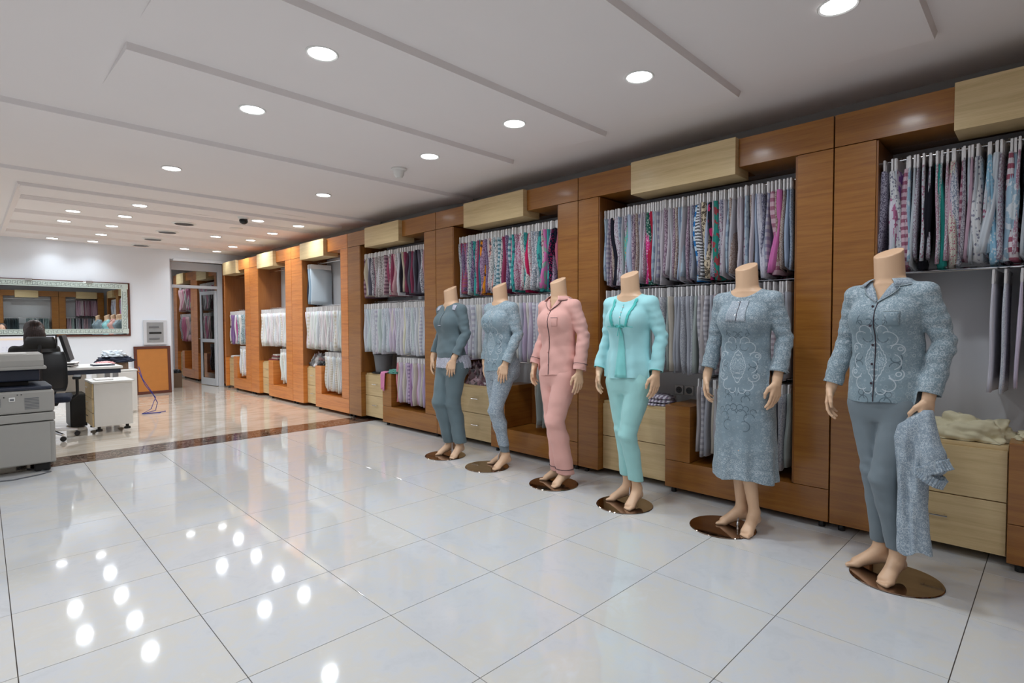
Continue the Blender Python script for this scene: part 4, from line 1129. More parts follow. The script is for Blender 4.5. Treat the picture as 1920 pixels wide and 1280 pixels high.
# ---- 5: long printed nightdress
p5 = dict(leg_e=0.0, elL=(.215, .045, 1.20), wrL=(.205, -.035, .95), elR=(-.215, .04, 1.20), wrR=(-.235, -.035, .95), curl={1: (.2, .28, .004), -1: (.3, .4, .0)})
t, fig = mannequin((3.388, 1.322), 4, 'headless mannequin in a long grey nightdress with white rosettes and a pale lace yoke', p5, .8, 0, (3.343, 1.438))
dt = [(1.48, 0, .016, .075, .062), (1.43, 0, .013, .132, .082), (1.36, 0, .006, .152, .098), (1.28, 0, .0, .150, .104), (1.20, 0, .0, .142, .098), (1.12, 0, .002, .144, .098), (1.0, 0, .006, .158, .112), (.90, 0, .010, .170, .120), (.7, 0, .010, .175, .126), (.5, 0, .010, .183, .134), (.28, 0, .012, .19, .142)]
def drape(X, Y, Z):
    a = np.arctan2(Y, X); return .010*np.sin(a*7+.6)*np.clip((.85-Z)*1.6, 0, 1)+.006*np.sin(a*13)*np.clip((.6-Z)*2, 0, 1)
fn = top_fn(fig, dt, .80, (.056, .049, .047), .0025, 2.0, gather=drape)
make_top(t, fig, fn, MAT['printD'], .325, .80, round_neck(r=.102), 'nightdress', h=.0082, lo=(-.32, -.24, .29), hemf=lambda x, y, z: z-(.335+.012*np.sin(x*18+.5)))
v, f = strip(fn, [(-.052-.010*k/9, 1.425-.125*k/9) for k in range(10)], [(.052+.010*k/9, 1.425-.125*k/9) for k in range(10)], 12, .0035)
to_obj('lace_yoke', [(v, f)], MAT['lace_grey'], t, .002)
tube_obj('front_slit', on_front(fn, [(0, 1.425-.12*k/9) for k in range(10)], .006), .0022, MAT['pip'], t)
buttons(fn, t, [(-.010, 1.415), (-.010, 1.375), (-.010, 1.335)], .006, MAT['chrome'])
for sd in (-1, 1): sleeve_ring(fig, sd, .76, .054, MAT['pip_l'], t, 'cuff_stitching', .0015)

# ---- 4: pale aqua
p4 = dict(elL=(.222, .045, 1.205), wrL=(.228, -.035, .955), curl={1: (.15, .28, .0), -1: (.2, .3, .0)})
t, fig = mannequin((3.303, 2.10), -1, 'headless mannequin in pale aqua pyjamas with teal lace straps and a bow', p4, .95, 0, (3.275, 2.118))
tab = TOPTAB(.152, .172, .9)
def flare(X, Y, Z):
    a = np.arctan2(Y, X); return .006*np.sin(a*9)*np.clip((1.25-Z)*3, 0, 1)
fn = top_fn(fig, tab, .95, (.056, .048, .043), .002, 3.1, gather=flare)
make_top(t, fig, fn, MAT['aqua'], .91, .95, round_neck((0, -.012, 1.525), .100), 'pyjama_top')
v, f = strip(fn, [(-.004-.050*(k/14)**.8, 1.265-.35*k/14) for k in range(15)], [(.008+.034*(k/14)**.8, 1.265-.35*k/14) for k in range(15)], 8, .004)
to_obj('inner_panel', [(v, f)], MAT['aqua2'], t, .0015)
for sd in (-1, 1):
    pts = resample([(.088*sd, 1.462), (.080*sd, 1.40), (.066*sd, 1.33), (.052*sd, 1.272)], 14)
    ins = [(x-.010, z) for x, z in pts]; out = [(x+.010+.003*((i % 2)*2-1), z) for i, (x, z) in enumerate(pts)]
    v, f = strip(fn, ins, out, 3, .004)
    to_obj('lace_strap', [(v, f)], MAT['teal_lace'], t, .0025)
tube_obj('bust_seam', on_front(fn, [(-.10+.2*k/16, 1.268+.002*math.cos(k)) for k in range(17)], .001), .0022, MAT['teal_lace'], t)
tube_obj('placket', on_front(fn, [(0, 1.425-.15*k/9) for k in range(10)], .001), .0022, MAT['teal_lace'], t)
buttons(fn, t, [(0, 1.405), (0, 1.37), (0, 1.335)], .0055, MAT['white'])
yb = front_y(fn, 0, 1.27)-.008
bw = B()
for sd in (-1, 1):
    bw.tube([(0, yb, 1.27), (.018*sd, yb-.006, 1.282), (.034*sd, yb-.003, 1.276), (.030*sd, yb, 1.264), (.012*sd, yb-.004, 1.266), (0, yb, 1.27)], .0035, 6)
    bw.tube([(0, yb, 1.27), (.010*sd, yb-.002, 1.235), (.016*sd, yb-.001, 1.205)], .003, 6)
bw.box(-.006, .006, yb-.008, yb+.002, 1.264, 1.276, .002).obj('bow', MAT['teal_lace'], t, True)
for sd in (-1, 1): sleeve_ring(fig, sd, .94, .0455, MAT['teal_lace'], t, 'cuff_hem')
lf = legs_fn(fig, (.002, .002, .0, .050), .002, 1.7)
make_legs(t, fig, lf, MAT['aqua_leg'], (.205, .185), 'trousers')

# ---- 3: salmon pink pyjamas
p3 = dict(elL=(.225, .05, 1.20), wrL=(.245, -.02, .925), curl={1: (.15, .25, .0), -1: (.2, .3, .0)})
t, fig = mannequin((3.342, 2.787), 4, 'headless mannequin in salmon pink collared pyjamas with dark piping', p3, .97, 0, (3.309, 2.807))
fn = top_fn(fig, TOPTAB(.156, .172, .88), .97, (.057, .051, .048), .0042, 4.4)
make_top(t, fig, fn, MAT['pinkj'], .885, .97, v_neck(1.40, .45), 'pyjama_jacket')
pyjama_collar(t, fn, MAT['pinkj'], MAT['pip'], 1.40)
tube_obj('front_piping', on_front(fn, [(.006-.006*k/12, 1.395-.505*k/12) for k in range(13)], .003), .0026, MAT['pip'], t)
buttons(fn, t, [(-.010, 1.37-.10*k) for k in range(5)], .0055, MAT['pinkj'])
v, f = strip(fn, [(.052+.004*(k == 6), 1.345-.075*k/6) for k in range(7)], [(.112-.004*(k == 6), 1.345-.075*k/6) for k in range(7)], 6, .004)
to_obj('chest_pocket', [(v, f)], MAT['pinkj'], t, .002); tube_obj('pocket_piping', on_front(fn, [(.052+.06*k/6, 1.338) for k in range(7)], .006), .0022, MAT['pip'], t)
for sd in (-1, 1): sleeve_ring(fig, sd, .80, .0555, MAT['pip'], t)
lf = legs_fn(fig, (.005, .015, .018, .072), .003, 2.7)
make_legs(t, fig, lf, MAT['pinkj'], (.10, .095), 'trousers')
for sd in (-1, 1): ring_on(lf, .135, float(fig.an[sd][0]), float(fig.an[sd][1]), .10, MAT['pip'], t, 'hem_piping', .0022, .003)

# ---- 2: grey blue printed set with joggers
p2 = dict(elL=(.205, .04, 1.20), wrL=(.175, -.075, .95), elR=(-.205, .045, 1.20), wrR=(-.20, -.02, .95), curl={1: (.15, .28, .0), -1: (.25, .3, .0)}, knL=(.028, -.08, .52), anR=(-.035, .075, .125), handtwist=.9)
t, fig = mannequin((3.37, 3.49), 6, 'headless mannequin in a blue grey round-necked pyjama set with white scrolls and cuffed joggers', p2, .97, 0, (3.291, 3.581))
fn = top_fn(fig, TOPTAB(.144, .164, .88), .95, (.055, .049, .040), .0026, 5.2)
make_top(t, fig, fn, MAT['print2'], .875, .95, round_neck(r=.094), 'pyjama_top')
tube_obj('front_slit', on_front(fn, [(0, 1.42-.10*k/9) for k in range(10)], .001), .0018, MAT['pip_l'], t)
buttons(fn, t, [(0, 1.40), (0, 1.36)], .005, MAT['white'])
lf = legs_fn(fig, (.0, .001, .002, .040), .003, 3.3)
make_legs(t, fig, lf, MAT['allover'], (.215, .205), 'joggers')
def cuffs(X, Y, Z):
    P = (X, Y, Z); d = None
    for sd in (-1, 1):
        a_ = fig.an[sd]; k_ = fig.kn[sd]; c_ = k_*.66+a_*.34+v3(0, .014, 0); c = cap(P, c_, a_, .054, .038)+.0012*np.sin(np.arctan2(Y-a_[1], X-a_[0])*26)
        d = c if d is None else np.minimum(d, c)
    return d
V, F = surf(cuffs, (-.17, -.14, .12), (.17, .19, .26), .0055)
V, F = clip_mesh(V, F, lambda x, y, z: z-.148); V, F = clip_mesh(np.asarray(V), F, lambda x, y, z: .222-z)
to_obj('ribbed_cuffs', [(V, F)], MAT['slate_leg'], t, .002)

# ---- 1: slate green set with lace
p1 = dict(elL=(.200, .035, 1.20), wrL=(.165, -.085, .96), elR=(-.205, .03, 1.20), wrR=(-.215, -.06, .965), curl={1: (.2, .3, .0), -1: (.2, .3, .0)}, knR=(-.060, -.095, .53), knL=(.040, -.005, .515), anR=(-.06, .03, .125), fdR=(-.35, -.94, 0), fdL=(.3, -.95, 0), anL=(.075, .05, .125), handtwist=.9)
t, fig = mannequin((3.33, 4.14), 3, 'headless mannequin in a plain slate green pyjama set with lace at shoulders and hips', p1, .8, 0, (3.29, 4.184))
tab = [(1.48, 0, .016, .075, .062), (1.43, 0, .013, .132, .082), (1.36, 0, .006, .150, .098), (1.28, 0, .0, .146, .104), (1.20, 0, .0, .142, .104), (1.10, 0, .002, .146, .112), (1.02, 0, .004, .156, .124), (.975, 0, .008, .158, .122), (.95, 0, .010, .152, .108), (.80, 0, .012, .166, .116)]
fn = top_fn(fig, tab, .80, (.055, .049, .040), .0042, 6.1)
make_top(t, fig, fn, MAT['slate'], .955, .82, v_neck(1.41, .35), 'pyjama_top')
def bandfn(X, Y, Z):
    dd = np.minimum(ell((X, Y, Z), (.08, .075, .90), (.094, .086, .111)), ell((X, Y, Z), (-.08, .075, .90), (.094, .086, .111)))
    return smin(dd, loft((X, Y, Z), [(1.0, 0, .012, .158, .118), (.95, 0, .014, .170, .124), (.87, 0, .024, .188, .140), (.80, 0, .026, .190, .142)], 2.3), .04)+.0015*np.sin(np.arctan2(Y, X)*30)
V, F = surf(bandfn, (-.2, -.16, .82), (.2, .19, 1.02), .0065)
V, F = clip_mesh(V, F, lambda x, y, z: z-(.865+.010*np.abs(np.sin(np.arctan2(y, x)*16)))); V, F = clip_mesh(np.asarray(V), F, lambda x, y, z: .995-z)
to_obj('lace_hip_band', [(V, F)], MAT['lace'], t, .002)
for sd in (-1, 1):
    v, f = strip(fn, [(.095*sd+.002*sd*k, 1.478-.007*k) for k in range(8)], [(.150*sd+.003*sd*(k % 2), 1.472-.007*k) for k in range(8)], 5, .004)
    to_obj('lace_shoulder', [(v, f)], MAT['lace'], t, .002)
v, f = strip(fn, [(-.012, 1.41-.13*k/9) for k in range(10)], [(.012, 1.41-.13*k/9) for k in range(10)], 3, .003)
to_obj('placket', [(v, f)], MAT['slate'], t, .002)
v, f = strip(fn, [(-.024, 1.284), (-.024, 1.276)], [(.024, 1.284), (.024, 1.276)], 3, .005); to_obj('placket_tab', [(v, f)], MAT['lace'], t, .002)
lf = legs_fn(fig, (.006, .012, .014, .064), .003, 3.9)
make_legs(t, fig, lf, MAT['slate'], (.13, .14), 'trousers')

# ---- folded printed trousers hanging from the last mannequin's hand
def held(X, Y, Z):
    P = (X, Y, Z)
    fold = .009*np.sin(X*88+3*np.sin(Z*4)+1)+.004*np.sin(X*170+Z*14)+.002*np.sin(Z*60+X*40)
    a = loft(P, [(.885, .030, .01, .020, .020), (.85, .012, 0, .046, .030), (.80, -.016, 0, .074, .040), (.74, -.026, 0, .082, .044), (.66, -.024, 0, .078, .044), (.56, -.020, 0, .070, .042), (.45, -.020, 0, .062, .040), (.3, -.016, 0, .070, .040), (.15, -.012, 0, .082, .042)], 2.2)
    a = a+fold*np.clip((.86-Z)*6, 0, 1)*np.clip(1.35-np.abs(X+.02)*17, 0, 1)
    b = cap(P, (.040, -.018, .86), (.070, -.024, .69), .022, .044)+.003*np.sin(X*120+Z*20)
    b = smin(b, cap(P, (.070, -.024, .69), (.078, -.026, .645), .044, .050), .02)
    return smin(a, b, .015)
hb = thing('held_trousers', 'printed grey trousers held bunched in the left hand of the last mannequin', 'trousers')
V, F = surf(held, (-.14, -.11, .10), (.18, .09, .92), .0052)
V, F = clip_mesh(V, F, lambda x, y, z: z-(.205+.02*x/.1+.012*np.sin(x*60)))
to_obj('trouser_fabric', [(V, F)], MAT['allover'], hb, .003)
for (cx_, cz_, tilt, ra, rb_, hh) in ((.078, .628, .50, .062, .040, .050), (.066, .585, -.45, .052, .036, .045)):
    V = []; F = []; n_ = 120
    for j_ in range(7):
        for k_ in range(n_):
            a_ = 2*PI*k_/n_; rr_ = 1+.07*math.sin(a_*26)+.05*math.sin(a_*7+j_*.3)+(.05 if j_ in (0, 6) else 0)
            x_, y_, z_ = math.cos(a_)*ra*rr_, math.sin(a_)*rb_*rr_, hh*(.5-j_/6)
            V.append((cx_+x_*math.cos(tilt)-z_*math.sin(tilt), -.030+y_, cz_+x_*math.sin(tilt)+z_*math.cos(tilt)))
    for j_ in range(6):
        for k_ in range(n_): F.append([j_*n_+k_, j_*n_+(k_+1) % n_, (j_+1)*n_+(k_+1) % n_, (j_+1)*n_+k_])
    to_obj('ruffled_waistband', [(np.array(V), F)], MAT['allover'], hb, .003)
HLOC = None
m6 = [o for o in bpy.data.objects if o.name.startswith('mannequin') and 'collared pyjama jacket' in o.get('label', '')][0]
rz6 = m6.rotation_euler.z
hx, hy = .186, -.074
hb.location = (m6.location.x+hx*math.cos(rz6)-hy*math.sin(rz6), m6.location.y+hx*math.sin(rz6)+hy*math.cos(rz6), 0)
hb.rotation_euler = (0, 0, rz6)

# ================================================================== THINGS IN THE WALL UNITS
def heap(name, label, cat, loc, size, mat, seed, amp=.2, fr=3.0, n=72, group=None, drop=None):
    """a crumpled cloth heap: folded skin over a low mound"""
    V = []; F = []
    m = n//2
    for i in range(m+1):
        th = PI*.5*i/m
        for k in range(n):
            a = 2*PI*k/n
            d = Vector((math.cos(a)*math.sin(th), math.sin(a)*math.sin(th), math.cos(th)))
            q = mnoise.fractal(Vector((d.x*fr+seed, d.y*fr, d.z*fr)), 1.1, 2.0, 3)
            rdg = abs(mnoise.noise(Vector((d.x*fr*1.6, d.y*fr*1.6+seed*2, d.z*fr)))) 
            s = 1+amp*q-amp*.9*(.25-rdg)
            z = max(0.0, d.z*s)
            sq = lambda v: math.copysign(abs(v)**.8, v)
            V.append((sq(d.x)*s*size[0], sq(d.y)*s*size[1], z*size[2]))
    for i in range(m):
        for k in range(n): F.append([i*n+k, (i+1)*n+k, (i+1)*n+(k+1) % n, i*n+(k+1) % n])
    F.append([m*n+k for k in range(n)])
    o = mesh_obj(name, V, F, mat, None, True, loc)
    return tag(o, label, cat, group)
MAT['cream'] = simple('cream_cloth', rgb(214, 204, 172), .9, var=.03, scale=9)
MAT['pink_cloth'] = simple('pink_cloth', rgb(222, 140, 178), .9)
MAT['teal_cloth'] = simple('teal_cloth', rgb(96, 158, 144), .9)
def stripe_mat(name, a, b, sc=60, axis=1):
    t = NT(name); xyz = t.n('ShaderNodeSeparateXYZ', {0: t.coord()})
    f = t.math('GREATER_THAN', t.math('SINE', t.math('MULTIPLY', xyz.outputs[axis], sc*6.0)), .0)
    return t.fin(t.mix(f, a, b), .9)
MAT['stripe'] = stripe_mat('striped_cloth', rgb(206, 200, 208), rgb(130, 116, 134), 38)
def blotch_mat(name, cols, sc=9, rough=.8, coat=0):
    t = NT(name)
    vo = t.n('ShaderNodeTexVoronoi', {'Vector': t.coord(), 'Scale': float(sc)})
    c = t.n('ShaderNodeSeparateColor', {0: vo.outputs['Color']}).outputs[0]
    r = t.ramp(c, [(i/(len(cols)-1), cc) for i, cc in enumerate(cols)])
    return t.fin(r, rough, Coat_Weight=coat, Coat_Roughness=.1)
MAT['bw'] = blotch_mat('black_white_print', [rgb(30, 30, 32), rgb(210, 206, 206), rgb(40, 38, 42), rgb(190, 150, 150)], 14)
MAT['wrapped'] = blotch_mat('plastic_wrapped_dark_clothes', [rgb(70, 24, 36), rgb(40, 30, 34), rgb(150, 120, 128), rgb(96, 40, 56)], 18, .4, .8)
zt = .638
heap('cream_cloth', 'crumpled cream cloth lying on the blond drawers beside the last mannequin', 'cloth', (3.98, .30, zt), (.125, .185, .125), MAT['cream'], 1.3, .30, 1.9)
heap('cream_cloth', 'small flat cream cloth end lying on the plinth block beside the cream heap', 'cloth', (3.95, .02, .672), (.10, .09, .05), MAT['cream'], 4.1, .25, 3.0)
heap('white_cloth', 'small white and purple cloth peeping out behind the held trousers', 'cloth', (3.90, .56, zt), (.05, .045, .05), blotch_mat('white_purple_print', [rgb(220, 215, 222), rgb(110, 80, 130), rgb(225, 220, 225)], 30), 2.2, .3)
t = thing('folded_clothes', 'stack of striped folded clothes on the drawers right of the aqua mannequin', 'clothes', (3.97, 2.27, zt))
for k, s in enumerate((1.0, .96, .9)):
    heap('folded_piece', None, None, (0, 0, k*.026), (.13*s, .17*s, .034), MAT['stripe'], 7+k, .08).parent = t
heap('wrapped_clothes', 'dark red clothes wrapped in clear plastic on the drawers behind the patterned mannequin', 'clothes', (3.98, 4.38, zt), (.12, .20, .24), MAT['wrapped'], 5.5, .3, 3.4)
heap('clothes_bundle', 'crumpled black and white printed bundle on the drawers of the fifth unit', 'clothes', (3.97, 8.15, zt), (.13, .24, .20), MAT['bw'], 9.5, .3, 3.0)
heap('clothes_bundle', 'black crumpled cloth under the black and white bundle', 'clothes', (3.86, 7.90, .672), (.07, .10, .06), MAT['black'], 2.5, .3, 3.0)
t = thing('grey_bucket', 'grey plastic bucket standing on the drawers left of the slate mannequin', 'bucket', (3.97, 6.38, zt))
B().lathe([(.10, .02), (.125, .235), (.132, .24), (.132, .255), (.12, .255), (.10, .06)], seg=28).obj('pail', MAT['grey_plastic'], t, True)
B().lathe([(.15, 0), (.155, .012), (.14, .02)], seg=28).obj('dish', MAT['black'], t, True)
t = thing('pink_cloth', 'pink cloth with a teal one draped over the plinth block corner', 'cloth', (XF, 5.95, .672))
V = []; F = []
for i in range(13):
    s = i/12
    for k in range(9):
        u = k/8-.5
        x = .16-.20*min(1, s/.55)-.02*math.sin(u*9)*s; x = max(x, -.022-.008*math.sin(u*14+s*3))
        z = .014+.01*math.sin(u*9+s*4) if s < .55 else -(s-.55)*.48+.012*math.sin(u*6)
        V.append((x, .06+u*(.13-.05*s)+.03*s, z))
for i in range(12):
    for k in range(8): F.append([i*9+k, i*9+k+1, (i+1)*9+k+1, (i+1)*9+k])
o = mesh_obj('pink_drape', V, F, MAT['pink_cloth'], t, True); md = o.modifiers.new('t', 'SOLIDIFY'); md.thickness = .006
heap('teal_drape', None, None, (.11, -.06, 0), (.10, .13, .05), MAT['teal_cloth'], 6.2, .3).parent = t
def pile(label, loc, n, sx, sy, cols, cat='books', hh=.02):
    for k in range(n):
        a = rng.uniform(-.2, .2)
        m = Matrix.Rotation(a, 4, 'Z')
        o = B().box(-sx, sx, -sy, sy, 0, hh-.001, .003, m).obj('flat_bundle', cols[k % len(cols)], None)
        o.location = (loc[0]+rng.uniform(-.015, .015), loc[1]+rng.uniform(-.03, .03), loc[2]+k*hh)
        tag(o, label % ('lowest', 'second', 'third', 'fourth', 'topmost')[k if k < n-1 else 4], cat, 'pile on the sixth unit' if n > 3 else 'papers beside the door')
C1 = [simple('maroon_cover', rgb(120, 40, 48)), simple('cream_cover', rgb(214, 206, 196)), simple('grey_cover', rgb(120, 110, 110))]
pile('%s flat packet of the small pile beside the door end clothes rail', (3.93, 9.72, .672), 5, .10, .14, C1, 'packet')
pile('%s white folded sheet on the drawers next to the glass door', (3.93, 11.75, zt), 3, .10, .15, [MAT['paper']], 'sheet', .014)
# socket outlets on the back of the second unit
for k, y in enumerate((2.17, 2.08)):
    t = thing('socket_outlet', 'grey wall socket %s, above the striped folded clothes' % ('nearer the aqua mannequin', 'nearer the nightdress')[k], 'outlet', (XW-.022, y, .74), -PI/2)
    B().box(-.038, .038, -.010, 0, -.038, .038, .004).obj('socket_plate', MAT['clear_card'], t)
    b = B().lathe([(.027, 0), (.027, .003), (.021, .004), (.018, .0005)], seg=20); bmesh.ops.rotate(b.bm, verts=b.bm.verts, cent=(0, 0, 0), matrix=Matrix.Rotation(PI/2, 3, 'X'))
    o = b.obj('socket_well', MAT['grey_plastic'], t, True); o.location = (0, -.010, 0)
    for s in (-1, 1):
        o = B().box(s*.009-.0025, s*.009+.0025, -.0155, -.012, -.0025, .0025).obj('pin_hole', MAT['black'], t)
# flat garments on the top rail of the fifth unit
ux = UN['E'].location.x
for k, (y, pt, ti, ik, lb) in enumerate(((8.30, 'plain', '303440', '30343c', 'dark folded garment hidden behind the flat light blue one'), (8.24, 'plain', '9cb0c0', '8ca0b0', 'blue grey garment behind the flat light blue one'),
     (8.18, 'plain', 'c8d4dc', 'c0ccd8', 'flat light blue garment hanging alone on the top rail of the fifth unit'))):
    hang(ux, y, TOP, pt, hexc(ti), hexc(ik), lb, 'trousers', 'garments on the top rail of the fifth unit', H=.56, th='t', name='flat_garment')

# ================================================================== BACK WALL
# mirror with a frosted key-pattern border
mx0, mx1, mz0, mz1 = 0.30, 2.155, 1.10, 2.075
t = thing('wall_mirror', 'wide wall mirror with a frosted Greek key border above the desk', 'mirror', (0, YB, 0))
B().box(mx0, mx1, -.03, -.001, mz0, mz1, .003).obj('backing_board', MAT['dark_trim'], t)
B().box(mx0+.0, mx1-.03, -.036, -.0305, mz0+.03, mz1-.012).obj('mirror_glass', MAT['mirror'], t)
bw_ = .105
fb = lambda n, *a: B().box(*a).obj(n, MAT['frost'], t)
fb('frosted_band', mx0, mx1-.03, -.0385, -.0362, mz1-.012-bw_, mz1-.012-.01)
fb('frosted_band', mx0, mx1-.03, -.0385, -.0362, mz0+.045, mz0+.03+bw_)
fb('frosted_band', mx1-.03-bw_, mx1-.045, -.0385, -.0362, mz0+.03+bw_+.001, mz1-.012-bw_-.001)
def key_run(name, horizontal, a, b, c0, cell, flip):
    k_ = B(); n = int((b-a)/cell); s = cell/7.0; w = s*.62
    path = [(0, 0), (6, 0), (6, 6), (2, 6), (2, 3), (4, 3)]
    for i in range(n):
        o = a+i*cell
        seg = [((0, 0), (0, 6)), ((0, 6), (5, 6)), ((5, 6), (5, 2.6)), ((5, 2.6), (2.6, 2.6)), ((0, 0), (7, 0))]
        for (p, q) in seg:
            x0, x1 = sorted((p[0], q[0])); y0, y1 = sorted((p[1], q[1]))
            X0, X1 = o+x0*s-w/2, o+x1*s+w/2; Y0, Y1 = c0+(y0-3)*s*flip, c0+(y1-3)*s*flip
            Y0, Y1 = min(Y0, Y1)-w/2, max(Y0, Y1)+w/2
            if horizontal: k_.box(X0, X1, -.0395, -.0383, Y0, Y1)
            else: k_.box(Y0, Y1, -.0395, -.0383, X0, X1)
    k_.obj(name, MAT['key'], t)['kind'] = 'stuff'
key_run('key_pattern', True, mx0+.01, mx1-.05, mz1-.012-bw_/2-.005, .062, 1)
key_run('key_pattern', True, mx0+.01, mx1-.05, mz0+.04+bw_/2, .062, -1)
key_run('key_pattern', False, mz0+.03+bw_, mz1-.02-bw_, mx1-.037-bw_/2, .062, 1)
for x in (.76, 1.56):
    B().box(x-.045, x+.045, -.055, -.037, mz1-.03, mz1+.008, .004).obj('mirror_clip', MAT['chrome'], t)
# breaker box
t = thing('breaker_box', 'small white electric panel with a grey window above the orange board', 'electric panel', (2.54, YB, 1.16))
B().box(-.19, .19, -.035, -.001, -.235, .235, .006).obj('panel_frame', MAT['frame_white'], t)
B().box(-.135, .135, -.042, -.036, -.19, .19, .003).obj('panel_window', simple('smoked_panel', rgb(150, 152, 154), .2), t)
for k, z in enumerate((.10, -.01, -.12)):
    B().box(-.10, .10-.04*(k == 0)-.03*(k == 2), -.047, -.0425, z-.018, z+.018, .002).obj('breaker_row', MAT['grey_plastic'] if k != 1 else MAT['rubber'], t)
# framed orange board leaning against the wall
t = thing('framed_board', 'orange board with a dark red frame leaning at the corner beside the door', 'board', (2.485, YB-.085, 0))
m = Matrix.Rotation(math.radians(-3.6), 4, 'X')
for a in ((-.295, -.245, 0, .9), (.245, .295, 0, .9), (-.2449, .2449, 0, .05), (-.2449, .2449, .85, .9)):
    B().box(a[0], a[1], -.016, .016, a[2], a[3], .003, m).obj('frame_bar', MAT['dark_trim'], t)
B().box(-.2449, .2449, -.006, .006, .0505, .8495, 0, m).obj('board_panel', MAT['orange_board'], t)
# glass door
yd = 12.40
t = structure(thing('door_1', 'x', 'x', (0, yd, 0))); del t['label']; del t['category']
for a in ((2.812, 2.90, 0, 2.56), (3.735, 3.83, 0, 2.56), (2.9005, 3.7345, 2.045, 2.105), (2.9005, 3.7345, 2.40, 2.56)):
    B().box(a[0], a[1], -.03, .03, a[2], a[3], .003).obj('door_frame', MAT['frame_white'], t)
B().box(2.90, 3.735, -.004, .004, 2.105, 2.40).obj('transom_glass', MAT['glass'], t)
lf_ = thing('glass_door_leaf', 'open glazed door leaf with a white aluminium frame', 'door', (3.725, yd+.04, .0), math.radians(97))
W_, H_ = .74, 2.02
for a in ((0, .075, .01, H_), (W_-.075, W_, .01, H_), (.0755, W_-.0755, .01, .16), (.0755, W_-.0755, H_-.075, H_), (.0755, W_-.0755, .93, 1.0)):
    B().box(a[0], a[1], -.02, .02, a[2], a[3], .003).obj('leaf_rail', MAT['frame_white'], lf_)
B().box(.075, W_-.075, -.003, .003, .16, .93).obj('door_glass', MAT['glass'], lf_)
B().box(.075, W_-.075, -.003, .003, 1.0, H_-.075).obj('door_glass', MAT['glass'], lf_)
b = B()
for s in (-1, 1): b.tube([(W_-.04, s*.02, 1.0), (W_-.04, s*.06, 1.0), (W_-.15, s*.062, 1.0)], .009, 8)
b.obj('door_lever', MAT['chrome'], lf_, True)
t = thing('waste_bin', 'grey brown carton standing just inside the glass door', 'box', (3.06, 12.95, 0))
B().prism([(-.10, -.12), (.10, -.12), (.10, .12), (-.10, .12)], 'z', 0, .30).obj('carton', MAT['cardboard'], t)
heap('bag_filling', None, None, (0, 0, .30), (.11, .12, .07), MAT['black'], 3.3, .25).parent = t

# ================================================================== OFFICE CORNER
# photocopier
t = thing('photocopier', 'large beige photocopier with a navy upper part at the edge of the dark floor strip', 'photocopier', (0, 6.28, 0))
cx0, cx1 = -.22, .545
def cb(n, mat, *a, bev=.006): return B().box(*a, bev).obj(n, mat, t)
cb('lower_cabinet', MAT['copier'], cx0, cx1, .004, .60, .075, .445, bev=.012)
cb('cabinet_door', MAT['copier'], cx0+.02, cx1-.035, -.006, .006, .085, .44, bev=.004)
cb('paper_drawer', MAT['copier'], cx0, cx1, 0, .60, .452, .525, bev=.008)
cb('main_body', MAT['copier'], cx0, cx1, 0, .60, .530, .725, bev=.02)
cb('upper_tray', MAT['copier_dark'], cx0, cx1-.012, .012, .58, .726, .760, bev=.012)
cb('output_recess', MAT['black'], cx0+.02, cx1-.16, .16, .56, .761, .80)
cb('paper_stop', MAT['paper'], .02, .16, .03, .12, .762, .772, bev=.002)
cb('scanner_column', MAT['copier_dark'], cx0, cx1-.085, .10, .60, .801, .905, bev=.015)
cb('scanner_bed', MAT['copier'], cx0-.05, cx1-.045, .02, .60, .906, .935, bev=.01)
B().prism([(.03, .936), (.03, .985), (.075, 1.035), (.52, 1.045), (.585, 1.0), (.585, .936)], 'x', cx0-.05, cx1-.065).obj('feeder_lid', MAT['copier'], t)
cb('lid_inset', MAT['paper'], cx0, cx1-.16, .15, .48, 1.036, 1.044, bev=.004)
for k in range(8): cb('vent_slit', MAT['grey_plastic'], .345, .44, -.0025, .001, .565+k*.013, .571+k*.013, bev=0)
for k in range(8): cb('vent_slit', MAT['grey_plastic'], .14, .195, -.0025, .001, .60+k*.009, .604+k*.009, bev=0)
cb('latch_plate', MAT['white'], .245, .285, -.004, .001, .64, .675, bev=.002); cb('latch_grip', MAT['grey_plastic'], .252, .278, -.006, -.0045, .647, .663, bev=.001)
for x in (.215, .30, .325): cb('rivet_dot', MAT['black'], x-.004, x+.004, -.003, .001, .69-.015*(x < .3), .698-.015*(x < .3), bev=0)
for x in (cx0+.09, cx1-.09):
    for y in (.07, .52): B().box(x-.055, x+.055, y-.03, y+.03, .0, .072, .012).obj('caster', MAT['rubber'], t)
tag(B().tube([(.1, 6.15, .006), (.25, 6.10, .006), (.42, 6.16, .006), (.50, 6.22, .006), (.36, 6.5, .006)], .005, 8).obj('power_cable', MAT['grey_plastic'], None, True), 'thin grey cable lying on the floor in front of the copier', 'cable')
# desk
t = thing('office_desk', 'long white office desk with a dark apron below the mirror', 'desk', (0, 8.72, 0))
B().box(-.75, 1.46, 0, .78, .725, .757, .004).obj('desk_top', MAT['white'], t)
B().box(-.70, 1.44, .02, .05, .665, .7245, .003).obj('apron', MAT['copier_dark'], t)
B().box(.10, 1.15, .62, .64, .30, .66, .002).obj('modesty_panel', MAT['white'], t)
for x in (-.70, 1.36):
    B().box(x, x+.06, .06, .12, .0, .7245, .004).obj('leg', MAT['steel'], t); B().box(x, x+.06, .66, .72, .0, .7245, .004).obj('leg', MAT['steel'], t)
